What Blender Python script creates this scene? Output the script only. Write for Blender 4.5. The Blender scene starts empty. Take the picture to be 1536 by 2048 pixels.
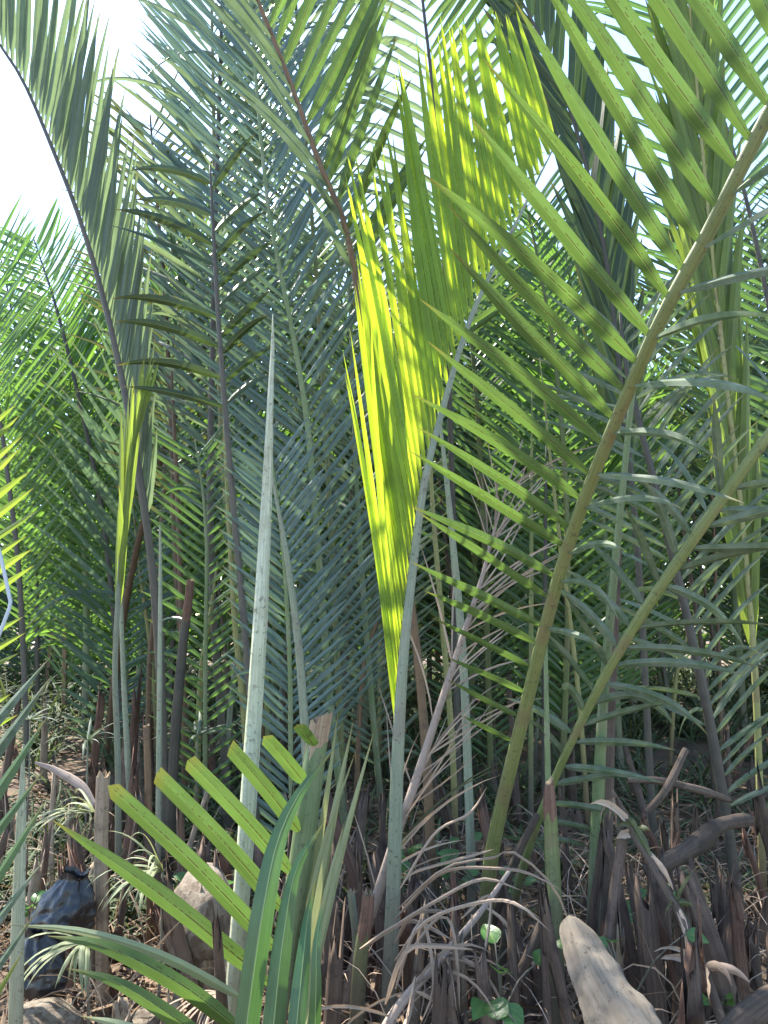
import bpy, math, random
import numpy as np
from mathutils import Vector, noise as mnoise

random.seed(7)
rng = np.random.default_rng(7)
R = math.radians
sc = bpy.context.scene
COL = sc.collection

# ------------------------------------------------------------------ camera
CAM_Z, PITCH, F = 1.55, R(8.0), 1500.0          # F in pixels of the 1536 x 2048 photograph
cam = bpy.data.cameras.new('camera')
cam.sensor_fit = 'VERTICAL'
cam.sensor_height = 36.0
cam.sensor_width = 27.0
cam.lens = F / 2048.0 * 36.0
cam.clip_start = 0.05
cam.clip_end = 2000
camo = bpy.data.objects.new('camera', cam)
COL.objects.link(camo)
camo.location = (0, 0, CAM_Z)
camo.rotation_euler = (R(90) + PITCH, 0, 0)
sc.camera = camo

# ------------------------------------------------------------------ sky, sun, exposure
SUN_EL, SUN_AZ = R(54), R(-48)                  # azimuth from +Y (view direction), negative to the left
w = bpy.data.worlds.new('World')
sc.world = w
w.use_nodes = True
nt = w.node_tree
nt.nodes.clear()
sky = nt.nodes.new('ShaderNodeTexSky')
sky.sky_type = 'NISHITA'
sky.sun_disc = False
sky.sun_elevation = SUN_EL
sky.sun_rotation = SUN_AZ
sky.air_density = 1.0
sky.dust_density = 0.4
sky.ozone_density = 1.5
bg = nt.nodes.new('ShaderNodeBackground')
bg.inputs['Strength'].default_value = 0.14
out = nt.nodes.new('ShaderNodeOutputWorld')
nt.links.new(sky.outputs[0], bg.inputs[0])
nt.links.new(bg.outputs[0], out.inputs[0])

sd = bpy.data.lights.new('sun', 'SUN')
sd.energy = 4.2
sd.angle = R(0.6)
sd.color = (1.0, 0.95, 0.86)
so = bpy.data.objects.new('sun', sd)
COL.objects.link(so)
sdir = Vector((math.sin(SUN_AZ) * math.cos(SUN_EL), math.cos(SUN_AZ) * math.cos(SUN_EL), math.sin(SUN_EL)))
so.location = sdir * 60
so.rotation_euler = sdir.to_track_quat('Z', 'Y').to_euler()

vs = sc.view_settings
vs.view_transform = 'Standard'
vs.look = 'None'
vs.exposure = 2.2
vs.gamma = 1.0
sc.cycles.use_denoising = True
sc.cycles.max_bounces = 10
sc.cycles.diffuse_bounces = 6
sc.cycles.transmission_bounces = 6
sc.cycles.transparent_max_bounces = 4
sc.cycles.sample_clamp_indirect = 8
sc.cycles.volume_bounces = 1

# ------------------------------------------------------------------ helpers
CT, ST = math.cos(PITCH), math.sin(PITCH)


def at(px, py, d):
    """photograph pixel + distance in metres along the ground -> world point"""
    cx = (px - 768) / F
    cy = (1024 - py) / F
    v = np.array([cx, CT - ST * cy, ST + CT * cy])
    return np.array([0, 0, CAM_Z]) + v * (d / v[1])


def pxm(d, px):
    return px * d / F


def cv(n):
    """right, up, towards-viewer components -> unit world vector"""
    v = np.array([n[0], -n[2], n[1]], float)
    return v / np.linalg.norm(v)


def unit(v):
    return v / (np.linalg.norm(v) + 1e-12)


def sstep(a, b, x):
    t = min(1, max(0, (x - a) / (b - a)))
    return t * t * (3 - 2 * t)


def gz(x, y):
    n = mnoise.noise(Vector((x * 0.9, y * 0.9, 3.1))) * 0.07 + mnoise.noise(Vector((x * 3.1, y * 3.1, 1.7))) * 0.03
    return 0.03 + 0.62 * sstep(3.0, 9.0, y) + n


ORD = 'first second third fourth fifth sixth seventh eighth ninth tenth eleventh twelfth thirteenth fourteenth fifteenth sixteenth seventeenth eighteenth nineteenth twentieth'.split()
ORD += ['twenty-' + q for q in ORD[:9]] + ['thirtieth'] + ['thirty-' + q for q in ORD[:9]]


def tag(o, label, cat, group=None, kind=None):
    if label:
        o['label'] = label
    if cat:
        o['category'] = cat
    if group:
        o['group'] = group
    if kind:
        o['kind'] = kind
    return o


def empty(name, loc):
    o = bpy.data.objects.new(name, None)
    COL.objects.link(o)
    o.location = loc
    o.empty_display_size = 0.05
    return o


def mk(name, verts, faces, mat, parent=None, uv=None, smooth=True, sharp_mid=0, mats=None, midx=None, origin=None):
    me = bpy.data.meshes.new(name)
    verts = np.asarray(verts, float)
    if parent is not None:
        q = parent
        while q is not None:
            verts = verts - np.array(q.location)
            q = q.parent
    elif origin is not None:
        verts = verts - np.asarray(origin)
    me.from_pydata(verts.tolist(), [], faces)
    if uv is not None:
        uv = np.asarray(uv, np.float32)
        lv = np.empty(len(me.loops), np.int32)
        me.loops.foreach_get('vertex_index', lv)
        l = me.uv_layers.new(name='UVMap')
        l.data.foreach_set('uv', uv[lv].ravel())
    if smooth:
        me.polygons.foreach_set('use_smooth', [True] * len(me.polygons))
    if sharp_mid:
        ev = np.empty(len(me.edges) * 2, np.int32)
        me.edges.foreach_get('vertices', ev)
        ev = ev.reshape(-1, 2) % sharp_mid
        a = me.attributes.new('sharp_edge', 'BOOLEAN', 'EDGE')
        a.data.foreach_set('value', ((ev[:, 0] == 1) & (ev[:, 1] == 1)).tolist())
    for m in (mats or [mat]):
        me.materials.append(m)
    if midx is not None:
        me.polygons.foreach_set('material_index', midx)
    o = bpy.data.objects.new(name, me)
    COL.objects.link(o)
    if parent is not None:
        o.parent = parent
    elif origin is not None:
        o.location = origin
    return o


# ------------------------------------------------------------------ materials
def newmat(name):
    m = bpy.data.materials.new(name)
    m.use_nodes = True
    t = m.node_tree
    t.nodes.clear()
    return m, t, (lambda k: t.nodes.new(k)), t.links.new


def mathn(t, op, a, b=None, c=None, clamp=False):
    n = t.nodes.new('ShaderNodeMath')
    n.operation = op
    n.use_clamp = clamp
    for i, v in enumerate((a, b, c)):
        if v is None:
            continue
        if isinstance(v, (int, float)):
            n.inputs[i].default_value = v
        else:
            t.links.new(v, n.inputs[i])
    return n.outputs[0]


def mixc(t, f, a, b, mode='MIX'):
    n = t.nodes.new('ShaderNodeMix')
    n.data_type = 'RGBA'
    n.blend_type = mode
    for s, v in ((n.inputs[0], f), (n.inputs[6], a), (n.inputs[7], b)):
        if isinstance(v, (int, float)):
            s.default_value = v
        elif isinstance(v, tuple):
            s.default_value = (*v[:3], 1)
        else:
            t.links.new(v, s)
    return n.outputs[2]


def ramp01(t, v, a, b):
    n = t.nodes.new('ShaderNodeMapRange')
    n.interpolation_type = 'SMOOTHSTEP'
    t.links.new(v, n.inputs[0])
    n.inputs[1].default_value = a
    n.inputs[2].default_value = b
    return n.outputs[0]


def noise_tex(t, vec, scale, detail=3, rough=0.55):
    n = t.nodes.new('ShaderNodeTexNoise')
    n.inputs['Scale'].default_value = scale
    n.inputs['Detail'].default_value = detail
    n.inputs['Roughness'].default_value = rough
    if vec is not None:
        t.links.new(vec, n.inputs['Vector'])
    return n.outputs['Fac']


def leafmat(name, top, under, trans, tf=0.4, dash=0.0, tip=(0.25, 0.17, 0.03), tipamt=0.7, spots=0.35, rough=0.42, spec=0.35, var=0.35, rib=(0.2, 0.25, 0.07), dust=0.0):
    m, t, N, L = newmat(name)
    uvn = N('ShaderNodeUVMap')
    sep = N('ShaderNodeSeparateXYZ')
    L(uvn.outputs[0], sep.inputs[0])
    u, v = sep.outputs[0], sep.outputs[1]
    oi = N('ShaderNodeObjectInfo')
    geo = N('ShaderNodeNewGeometry')
    rnd = mathn(t, 'FRACT', mathn(t, 'ADD', oi.outputs['Random'], geo.outputs['Random Per Island']))
    # striations along the blade
    cmb = N('ShaderNodeCombineXYZ')
    L(mathn(t, 'MULTIPLY', u, 34.0), cmb.inputs[0])
    L(mathn(t, 'MULTIPLY', v, 2.2), cmb.inputs[1])
    L(mathn(t, 'MULTIPLY', rnd, 37.0), cmb.inputs[2])
    stri = noise_tex(t, cmb.outputs[0], 1.0, 2)
    obj = N('ShaderNodeTexCoord').outputs['Object']
    blot = noise_tex(t, obj, 9.0, 4)
    spotn = noise_tex(t, obj, 55.0, 3, 0.6)
    back = geo.outputs['Backfacing']
    base = mixc(t, back, top, under)
    tone = mathn(t, 'ADD', mathn(t, 'MULTIPLY', rnd, var), 1.0 - var * 0.5)
    tone = mathn(t, 'MULTIPLY', tone, mathn(t, 'ADD', mathn(t, 'MULTIPLY', stri, 1.3), 0.35))
    tone = mathn(t, 'MULTIPLY', tone, mathn(t, 'ADD', mathn(t, 'MULTIPLY', blot, 0.6), 0.7))
    tn = N('ShaderNodeCombineColor')
    for i in range(3):
        L(tone, tn.inputs[i])
    base = mixc(t, 1.0, base, tn.outputs[0], 'MULTIPLY')
    tcol = mixc(t, 1.0, trans, tn.outputs[0], 'MULTIPLY')
    # yellowing towards some tips
    tipf = mathn(t, 'MULTIPLY', ramp01(t, mathn(t, 'ADD', v, mathn(t, 'MULTIPLY', blot, 0.15)), 0.93, 1.1), tipamt)
    base = mixc(t, tipf, base, tip)
    tcol = mixc(t, tipf, tcol, tip)
    # rib
    du = mathn(t, 'ABSOLUTE', mathn(t, 'SUBTRACT', u, 0.5))
    ribf = mathn(t, 'MULTIPLY', mathn(t, 'SUBTRACT', 1.0, ramp01(t, du, 0.015, 0.045)), 0.6)
    base = mixc(t, ribf, base, rib)
    # brown specks and dead margins
    sp = mathn(t, 'MULTIPLY', ramp01(t, spotn, 0.66, 0.74), spots)
    edge = mathn(t, 'MULTIPLY', mathn(t, 'MULTIPLY', ramp01(t, du, 0.44, 0.5), ramp01(t, blot, 0.5, 0.65)), spots * 1.3, clamp=True)
    sp = mathn(t, 'MAXIMUM', sp, edge)
    base = mixc(t, sp, base, (0.09, 0.05, 0.018))
    tcol = mixc(t, sp, tcol, (0.07, 0.035, 0.01))
    if dust:
        df = mathn(t, 'MULTIPLY', ramp01(t, noise_tex(t, obj, 14.0, 5, 0.7), 0.35, 0.65), dust)
        base = mixc(t, df, base, (0.30, 0.32, 0.27))
    if dash:
        # broken brown scale lines beside the rib, as on the underside of nipa leaflets
        d1 = mathn(t, 'SUBTRACT', 1.0, ramp01(t, mathn(t, 'ABSOLUTE', mathn(t, 'SUBTRACT', u, 0.57)), 0.012, 0.03))
        c2 = N('ShaderNodeCombineXYZ')
        L(mathn(t, 'MULTIPLY', v, 58.0), c2.inputs[0])
        L(mathn(t, 'MULTIPLY', rnd, 91.0), c2.inputs[1])
        dn = noise_tex(t, c2.outputs[0], 1.0, 1)
        fall = mathn(t, 'SUBTRACT', 1.0, ramp01(t, v, 0.25, 0.8))
        thr = ramp01(t, mathn(t, 'ADD', dn, mathn(t, 'MULTIPLY', fall, 0.16)), 0.54, 0.6)
        c3 = N('ShaderNodeCombineXYZ')
        L(mathn(t, 'MULTIPLY', v, 44.0), c3.inputs[0])
        L(mathn(t, 'ADD', mathn(t, 'MULTIPLY', rnd, 57.0), 11.0), c3.inputs[1])
        dn2 = noise_tex(t, c3.outputs[0], 1.0, 1)
        d2 = mathn(t, 'SUBTRACT', 1.0, ramp01(t, mathn(t, 'ABSOLUTE', mathn(t, 'SUBTRACT', u, 0.74)), 0.01, 0.025))
        d2 = mathn(t, 'MULTIPLY', d2, ramp01(t, dn2, 0.6, 0.66))
        d1 = mathn(t, 'MULTIPLY', mathn(t, 'MAXIMUM', mathn(t, 'MULTIPLY', d1, thr), d2), dash, clamp=True)
        base = mixc(t, d1, base, (0.045, 0.02, 0.005))
        tcol = mixc(t, d1, tcol, (0.06, 0.02, 0.002))
    p = N('ShaderNodeBsdfPrincipled')
    L(base, p.inputs['Base Color'])
    p.inputs['Roughness'].default_value = rough
    p.inputs['Specular IOR Level'].default_value = spec
    b = N('ShaderNodeBump')
    b.inputs['Strength'].default_value = 0.25
    b.inputs['Distance'].default_value = 0.004
    L(stri, b.inputs['Height'])
    L(b.outputs[0], p.inputs['Normal'])
    tr = N('ShaderNodeBsdfTranslucent')
    L(tcol, tr.inputs[0])
    mx = N('ShaderNodeMixShader')
    mx.inputs[0].default_value = tf
    L(p.outputs[0], mx.inputs[1])
    L(tr.outputs[0], mx.inputs[2])
    o = N('ShaderNodeOutputMaterial')
    L(mx.outputs[0], o.inputs[0])
    return m


def stalkmat(name, c1, c2, c3=None, rough=0.5, spec=0.3, streak=26.0, bump=0.35, low=None):
    """long fibrous streaks; c3 = blotches; low = colour taken on near the base"""
    m, t, N, L = newmat(name)
    uvn = N('ShaderNodeUVMap')
    mp = N('ShaderNodeMapping')
    L(uvn.outputs[0], mp.inputs[0])
    mp.inputs['Scale'].default_value = (streak, 2.5, 1)
    oi = N('ShaderNodeObjectInfo')
    L(mathn(t, 'MULTIPLY', oi.outputs['Random'], 40.0), mp.inputs['Location'])
    s = noise_tex(t, mp.outputs[0], 1.0, 4, 0.6)
    obj = N('ShaderNodeTexCoord').outputs['Object']
    b1 = noise_tex(t, obj, 7.0, 4)
    b2 = noise_tex(t, obj, 60.0, 3, 0.65)
    col = mixc(t, ramp01(t, mathn(t, 'ADD', mathn(t, 'MULTIPLY', s, 0.6), mathn(t, 'MULTIPLY', b1, 0.4)), 0.35, 0.65), c1, c2)
    if c3:
        col = mixc(t, mathn(t, 'MULTIPLY', ramp01(t, b1, 0.52, 0.64), 0.75), col, c3)
    if low:
        sep = N('ShaderNodeSeparateXYZ')
        L(uvn.outputs[0], sep.inputs[0])
        f = mathn(t, 'SUBTRACT', 1.0, ramp01(t, mathn(t, 'ADD', sep.outputs[1], mathn(t, 'MULTIPLY', b1, 0.5)), 0.5, 1.1))
        col = mixc(t, f, col, low)
    mp2 = N('ShaderNodeMapping')
    L(uvn.outputs[0], mp2.inputs[0])
    mp2.inputs['Scale'].default_value = (streak * 2.6, 9.0, 1)
    s2 = noise_tex(t, mp2.outputs[0], 1.0, 3, 0.7)
    col = mixc(t, mathn(t, 'MULTIPLY', ramp01(t, s2, 0.5, 0.68), 0.45), col, mixc(t, 0.55, c1, (0.03, 0.025, 0.02)))
    col = mixc(t, mathn(t, 'MULTIPLY', ramp01(t, b2, 0.58, 0.68), 0.6), col, (0.05, 0.04, 0.03))
    tone = mathn(t, 'ADD', mathn(t, 'MULTIPLY', oi.outputs['Random'], 0.5), 0.75)
    tn = N('ShaderNodeCombineColor')
    for i in range(3):
        L(tone, tn.inputs[i])
    col = mixc(t, 1.0, col, tn.outputs[0], 'MULTIPLY')
    p = N('ShaderNodeBsdfPrincipled')
    L(col, p.inputs['Base Color'])
    p.inputs['Roughness'].default_value = rough
    p.inputs['Specular IOR Level'].default_value = spec
    b = N('ShaderNodeBump')
    b.inputs['Strength'].default_value = bump
    b.inputs['Distance'].default_value = 0.006
    L(s, b.inputs['Height'])
    L(b.outputs[0], p.inputs['Normal'])
    o = N('ShaderNodeOutputMaterial')
    L(p.outputs[0], o.inputs[0])
    return m


def rockmat(name, c1, c2, c3, scale=6.0, bump=0.6, rough=0.85):
    m, t, N, L = newmat(name)
    obj = N('ShaderNodeTexCoord').outputs['Object']
    a = noise_tex(t, obj, scale, 6, 0.6)
    b_ = noise_tex(t, obj, scale * 9, 4, 0.65)
    c_ = noise_tex(t, obj, scale * 0.5, 3)
    col = mixc(t, ramp01(t, a, 0.35, 0.65), c1, c2)
    col = mixc(t, ramp01(t, c_, 0.5, 0.62), col, c3)
    col = mixc(t, mathn(t, 'MULTIPLY', ramp01(t, b_, 0.56, 0.68), 0.55), col, (0.06, 0.045, 0.03))
    p = N('ShaderNodeBsdfPrincipled')
    L(col, p.inputs['Base Color'])
    p.inputs['Roughness'].default_value = rough
    p.inputs['Specular IOR Level'].default_value = 0.2
    b = N('ShaderNodeBump')
    b.inputs['Strength'].default_value = bump
    b.inputs['Distance'].default_value = 0.02
    L(mathn(t, 'ADD', a, mathn(t, 'MULTIPLY', b_, 0.4)), b.inputs['Height'])
    L(b.outputs[0], p.inputs['Normal'])
    o = N('ShaderNodeOutputMaterial')
    L(p.outputs[0], o.inputs[0])
    return m


M = {}
M['olive'] = leafmat('leaf_olive', (0.07, 0.115, 0.03), (0.085, 0.135, 0.055), (0.115, 0.205, 0.035), 0.37, dash=1.0, spots=0.3)
M['fresh'] = leafmat('leaf_fresh', (0.11, 0.17, 0.04), (0.15, 0.21, 0.07), (0.62, 0.80, 0.03), 0.6, dash=0.95, spots=0.06, var=0.2, tipamt=0.3)
M['blue'] = leafmat('leaf_glaucous_sky', (0.08, 0.128, 0.11), (0.09, 0.135, 0.125), (0.14, 0.23, 0.09), 0.3, spots=0.15, rough=0.3, spec=0.6, rib=(0.16, 0.22, 0.13))  # glaucous green, tinted bluer to carry the reflected sky
M['green'] = leafmat('leaf_green', (0.06, 0.11, 0.04), (0.08, 0.125, 0.06), (0.13, 0.25, 0.045), 0.35, spots=0.2, rough=0.35, spec=0.45)
M['dark'] = leafmat('leaf_dark', (0.035, 0.06, 0.02), (0.045, 0.07, 0.03), (0.06, 0.1, 0.02), 0.25, spots=0.4)  # dark olive leaf; on the hanging half-folded frond the tone stands for shade
M['brownish'] = leafmat('leaf_brownish', (0.07, 0.08, 0.035), (0.085, 0.09, 0.05), (0.14, 0.16, 0.03), 0.3, spots=0.6, tipamt=0.9)
M['dusty'] = leafmat('leaf_dusty', (0.06, 0.095, 0.05), (0.078, 0.108, 0.066), (0.12, 0.18, 0.06), 0.25, spots=0.4, rough=0.55, dust=0.3)
M['deep'] = leafmat('leaf_deep', (0.045, 0.105, 0.03), (0.06, 0.12, 0.04), (0.09, 0.2, 0.03), 0.25, spots=0.08, rough=0.3, spec=0.5, rib=(0.3, 0.4, 0.14))
M['yellow'] = leafmat('leaf_yellow', (0.12, 0.165, 0.035), (0.14, 0.18, 0.06), (0.34, 0.46, 0.05), 0.42, spots=0.15, var=0.3)
M['pale'] = leafmat('leaf_pale', (0.24, 0.27, 0.15), (0.25, 0.28, 0.17), (0.3, 0.32, 0.12), 0.3, spots=0.25, rough=0.6)
M['dry'] = leafmat('leaf_dry', (0.36, 0.27, 0.20), (0.38, 0.30, 0.23), (0.22, 0.14, 0.07), 0.2, spots=0.3, rough=0.8, spec=0.1, tip=(0.3, 0.22, 0.15), rib=(0.3, 0.24, 0.16), var=0.6)
M['greyed'] = leafmat('leaf_greyed', (0.10, 0.13, 0.09), (0.11, 0.14, 0.10), (0.20, 0.28, 0.11), 0.42, spots=0.2, rough=0.4, spec=0.4)
M['sunny'] = leafmat('leaf_sunny', (0.065, 0.125, 0.035), (0.085, 0.14, 0.05), (0.20, 0.38, 0.05), 0.42, spots=0.15, rough=0.35, spec=0.45)  # brighter copy of leaf_green, sunlight put into the colour
M['under'] = leafmat('leaf_undergrowth', (0.075, 0.10, 0.05), (0.09, 0.105, 0.06), (0.1, 0.14, 0.04), 0.25, spots=0.5, rough=0.6, spec=0.2, var=1.1, tip=(0.16, 0.12, 0.06))
M['litter'] = leafmat('leaf_litter', (0.17, 0.12, 0.08), (0.19, 0.14, 0.10), (0.12, 0.08, 0.04), 0.15, spots=0.4, rough=0.85, spec=0.1, tip=(0.2, 0.14, 0.09), rib=(0.2, 0.15, 0.1), var=0.8)
M['broad'] = leafmat('leaf_broad', (0.06, 0.14, 0.035), (0.09, 0.16, 0.06), (0.16, 0.32, 0.05), 0.35, spots=0.12, rough=0.3, spec=0.5)

M['r_olive'] = stalkmat('stalk_olive', (0.11, 0.14, 0.04), (0.18, 0.20, 0.075), (0.15, 0.13, 0.06), low=(0.10, 0.085, 0.06))
M['r_green'] = stalkmat('stalk_green', (0.11, 0.16, 0.065), (0.17, 0.21, 0.1), (0.20, 0.21, 0.14), low=(0.12, 0.11, 0.08))
M['r_greygreen'] = stalkmat('stalk_greygreen', (0.15, 0.18, 0.12), (0.24, 0.26, 0.18), (0.17, 0.16, 0.12), low=(0.15, 0.13, 0.10))
M['r_dark'] = stalkmat('stalk_dark', (0.05, 0.045, 0.035), (0.09, 0.08, 0.06), (0.04, 0.04, 0.035))
M['r_brown'] = stalkmat('stalk_brown', (0.11, 0.065, 0.035), (0.17, 0.11, 0.06), (0.07, 0.045, 0.03))
M['r_yellow'] = stalkmat('stalk_yellow', (0.19, 0.20, 0.06), (0.26, 0.24, 0.10), (0.15, 0.12, 0.05), low=(0.14, 0.10, 0.05))
M['r_spear'] = stalkmat('stalk_spear', (0.30, 0.33, 0.22), (0.47, 0.49, 0.36), (0.30, 0.31, 0.21), streak=24, bump=0.8, low=(0.27, 0.26, 0.18))
M['r_dead'] = stalkmat('stalk_dead', (0.25, 0.19, 0.15), (0.35, 0.28, 0.23), (0.18, 0.13, 0.10), rough=0.8, spec=0.1)
M['stub'] = stalkmat('stub_husk', (0.085, 0.06, 0.045), (0.15, 0.11, 0.085), (0.055, 0.04, 0.035), rough=0.85, spec=0.1, bump=0.8)
M['stub_red'] = stalkmat('stub_husk_red', (0.10, 0.055, 0.04), (0.17, 0.105, 0.075), (0.06, 0.04, 0.03), rough=0.85, spec=0.1, bump=0.8)
M['stub_pale'] = stalkmat('stub_husk_pale', (0.2, 0.15, 0.10), (0.29, 0.23, 0.17), (0.11, 0.08, 0.055), rough=0.85, spec=0.1, bump=0.8)
M['pith'] = stalkmat('stalk_pith', (0.2, 0.13, 0.08), (0.33, 0.26, 0.17), (0.09, 0.055, 0.035), rough=0.9, spec=0.1, bump=1.0, streak=40)
M['bark'] = stalkmat('dead_wood', (0.075, 0.055, 0.042), (0.14, 0.105, 0.08), (0.05, 0.04, 0.03), rough=0.85, spec=0.15, bump=0.8)
M['rock'] = rockmat('boulder_stone', (0.20, 0.16, 0.12), (0.31, 0.26, 0.20), (0.14, 0.105, 0.075), bump=0.9)
M['drift'] = stalkmat('driftwood_grain', (0.11, 0.09, 0.068), (0.20, 0.165, 0.125), (0.075, 0.065, 0.055), rough=0.9, spec=0.15, streak=9, bump=1.0)
M['mud'] = rockmat('mud_ground', (0.13, 0.085, 0.055), (0.22, 0.155, 0.105), (0.09, 0.062, 0.045), scale=2.2, bump=0.9)


# ------------------------------------------------------------------ ground
def axis(fine0, fine1, step, far):
    a = list(np.arange(fine0, fine1, step))
    x, s = a[-1], step
    while x < far:
        s *= 1.5
        x += s
        a.append(x)
    x, s = a[0], step
    while x > -far:
        s *= 1.5
        x -= s
        a.insert(0, x)
    return a


gx, gy = axis(-4, 4, 0.07, 400), axis(1.5, 10, 0.07, 400)
gv = [(x, y, gz(x, y)) for y in gy for x in gx]
nx = len(gx)
gf = [(j * nx + i, j * nx + i + 1, (j + 1) * nx + i + 1, (j + 1) * nx + i) for j in range(len(gy) - 1) for i in range(nx - 1)]
g = mk('ground', gv, gf, M['mud'])
g['kind'] = 'structure'


# ------------------------------------------------------------------ palm parts
def spline(pts, n):
    """Catmull-Rom through pts (k, c) sampled at n points, evenly in arc length"""
    P = np.asarray(pts, float)
    if len(P) == 2:
        t = np.linspace(0, 1, n)[:, None]
        return P[0] * (1 - t) + P[1] * t
    A = np.vstack([2 * P[0] - P[1], P, 2 * P[-1] - P[-2]])
    o = []
    for i in range(len(P) - 1):
        p0, p1, p2, p3 = A[i:i + 4]
        t = np.linspace(0, 1, 24, endpoint=False)[:, None]
        o.append(0.5 * (2 * p1 + (p2 - p0) * t + (2 * p0 - 5 * p1 + 4 * p2 - p3) * t ** 2 + (3 * p1 - p0 - 3 * p2 + p3) * t ** 3))
    o = np.vstack(o + [P[-1:]])
    s = np.concatenate([[0], np.cumsum(np.linalg.norm(np.diff(o[:, :3], axis=0), axis=1))])
    q = np.linspace(0, s[-1], n)
    return np.column_stack([np.interp(q, s, o[:, k]) for k in range(o.shape[1])])


def frame_along(C, hint):
    T = np.gradient(C, axis=0)
    T /= np.linalg.norm(T, axis=1)[:, None]
    Nn = hint - (T @ hint)[:, None] * T
    Nn /= np.linalg.norm(Nn, axis=1)[:, None] + 1e-9
    S = np.cross(T, Nn)
    return T, Nn, S


def tube_data(C, rad, hint, sides=8, flat=0.85, keel=0.0, cap_tip=True, wob=0.0, pleat=0.0):
    T, Nn, S = frame_along(C, hint)
    n = len(C)
    seg = np.concatenate([[0], np.cumsum(np.linalg.norm(np.diff(C, axis=0), axis=1))])
    V, UV, Fc = [], [], []
    for i in range(n):
        for k in range(sides + 1):
            a = 2 * math.pi * k / sides
            r = rad[i] * (1 + (wob * math.sin(k * 2.4 + i * 0.7) if wob else 0))
            if pleat:
                r *= 1 + pleat * math.cos(math.pi * k) * (1 if (k % sides) % 7 else 2.2)
            q = math.sin(a) * flat
            if keel and q > 0:
                q *= (1 - keel)
            V.append(C[i] + S[i] * (math.cos(a) * r) + Nn[i] * (q * r))
            UV.append((k / sides, seg[i]))
    st = sides + 1
    for i in range(n - 1):
        for k in range(sides):
            Fc.append((i * st + k, i * st + k + 1, (i + 1) * st + k + 1, (i + 1) * st + k))
    if cap_tip:
        V.append(C[-1] + T[-1] * rad[-1] * 0.5)
        UV.append((0.5, seg[-1]))
        c = len(V) - 1
        for k in range(sides):
            Fc.append(((n - 1) * st + k, (n - 1) * st + k + 1, c))
    return V, Fc, UV


def to_ground(W):
    """carry the lowest point of a stalk on down into the soil"""
    p, q = W[0, :3], W[1, :3]
    g0 = gz(p[0], p[1]) - 0.12
    if p[2] <= g0:
        return W
    d = unit(p - q)
    d = unit(np.array([d[0] * 0.6, d[1] * 0.6, min(d[2], -0.5)]))
    e = p + d * ((p[2] - g0) / -d[2])
    e[2] = min(e[2], gz(e[0], e[1]) - 0.08)
    return np.vstack([np.append(e, W[0, 3] * 1.15), W])


def world_pts(pts):
    """(px, py, distance, width in px) -> (x, y, z, radius)"""
    o = []
    for p in pts:
        q = at(p[0], p[1], p[2])
        o.append([*q, pxm(p[2], p[3]) * 0.5 if len(p) > 3 else 0.01])
    return np.array(o)


def leaf_data(P0, D0, B0, L, W, droop=0.1, nseg=9, fold=0.22, cut=0.0, bend=0.0, twist=0.0, base=0.35, taper=0.5, wave=0.0, kink=0.012):
    """one blade: three vertices to a station, V-folded along the rib"""
    if cut:
        ss = np.linspace(0, 1, nseg + 1)
    else:
        ss = np.linspace(0, 1, nseg + 1) ** 0.92
    D, B, P = unit(D0), B0, np.array(P0, float)
    V, UV = [], []
    ph = random.random() * 6.28
    prev = 0.0
    for i, s in enumerate(ss):
        ds = s - prev
        prev = s
        P = P + D * (L * ds)
        D = D + np.array([0, 0, -1.0]) * droop * ds * (0.35 + 1.6 * s)
        B = unit(B - (B @ D) * D / (D @ D))
        D = unit(D)
        X = np.cross(D, B)
        if i > 1:
            D = unit(D + X * random.gauss(0, kink) + B * random.gauss(0, kink))
            X = np.cross(D, B)
        if bend:
            D = unit(D + X * bend * ds)
            X = np.cross(D, B)
        if twist:
            c, q = math.cos(twist * ds), math.sin(twist * ds)
            B = unit(B * c + X * q)
            X = np.cross(D, B)
        se = s * (1 - 0.45 * cut) if cut else s
        wd = base + (1 - base) * min(1.0, s / 0.13)
        if se > taper:
            k = (se - taper) / (1 - taper)
            wd *= max(0.0, 1 - k ** 1.7)
        wd = max(wd, 0.02) * W * 0.5 * (1 + 0.05 * math.sin(s * 9 + ph) + 0.03 * math.sin(s * 23 + 2 * ph))
        f = fold * (1 - 0.5 * s)
        wv = wave * math.sin(s * 17 + ph) * W
        jag0 = jag1 = 0.0
        if cut and i == nseg:
            jag0, jag1 = (random.random() - 0.3) * W * 0.4, (random.random() - 0.3) * W * 0.4
        V += [P - X * wd - B * (f * wd) + D * jag0 + B * wv, P + B * (f * wd), P + X * wd - B * (f * wd) + D * jag1 - B * wv]
        UV += [(0.0, s * (0.85 if cut else 1)), (0.5, s * (0.85 if cut else 1)), (1.0, s * (0.85 if cut else 1))]
    Fc = []
    for i in range(nseg):
        a = i * 3
        Fc += [(a, a + 1, a + 4, a + 3), (a + 1, a + 2, a + 5, a + 4)]
    return V, Fc, UV


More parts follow.
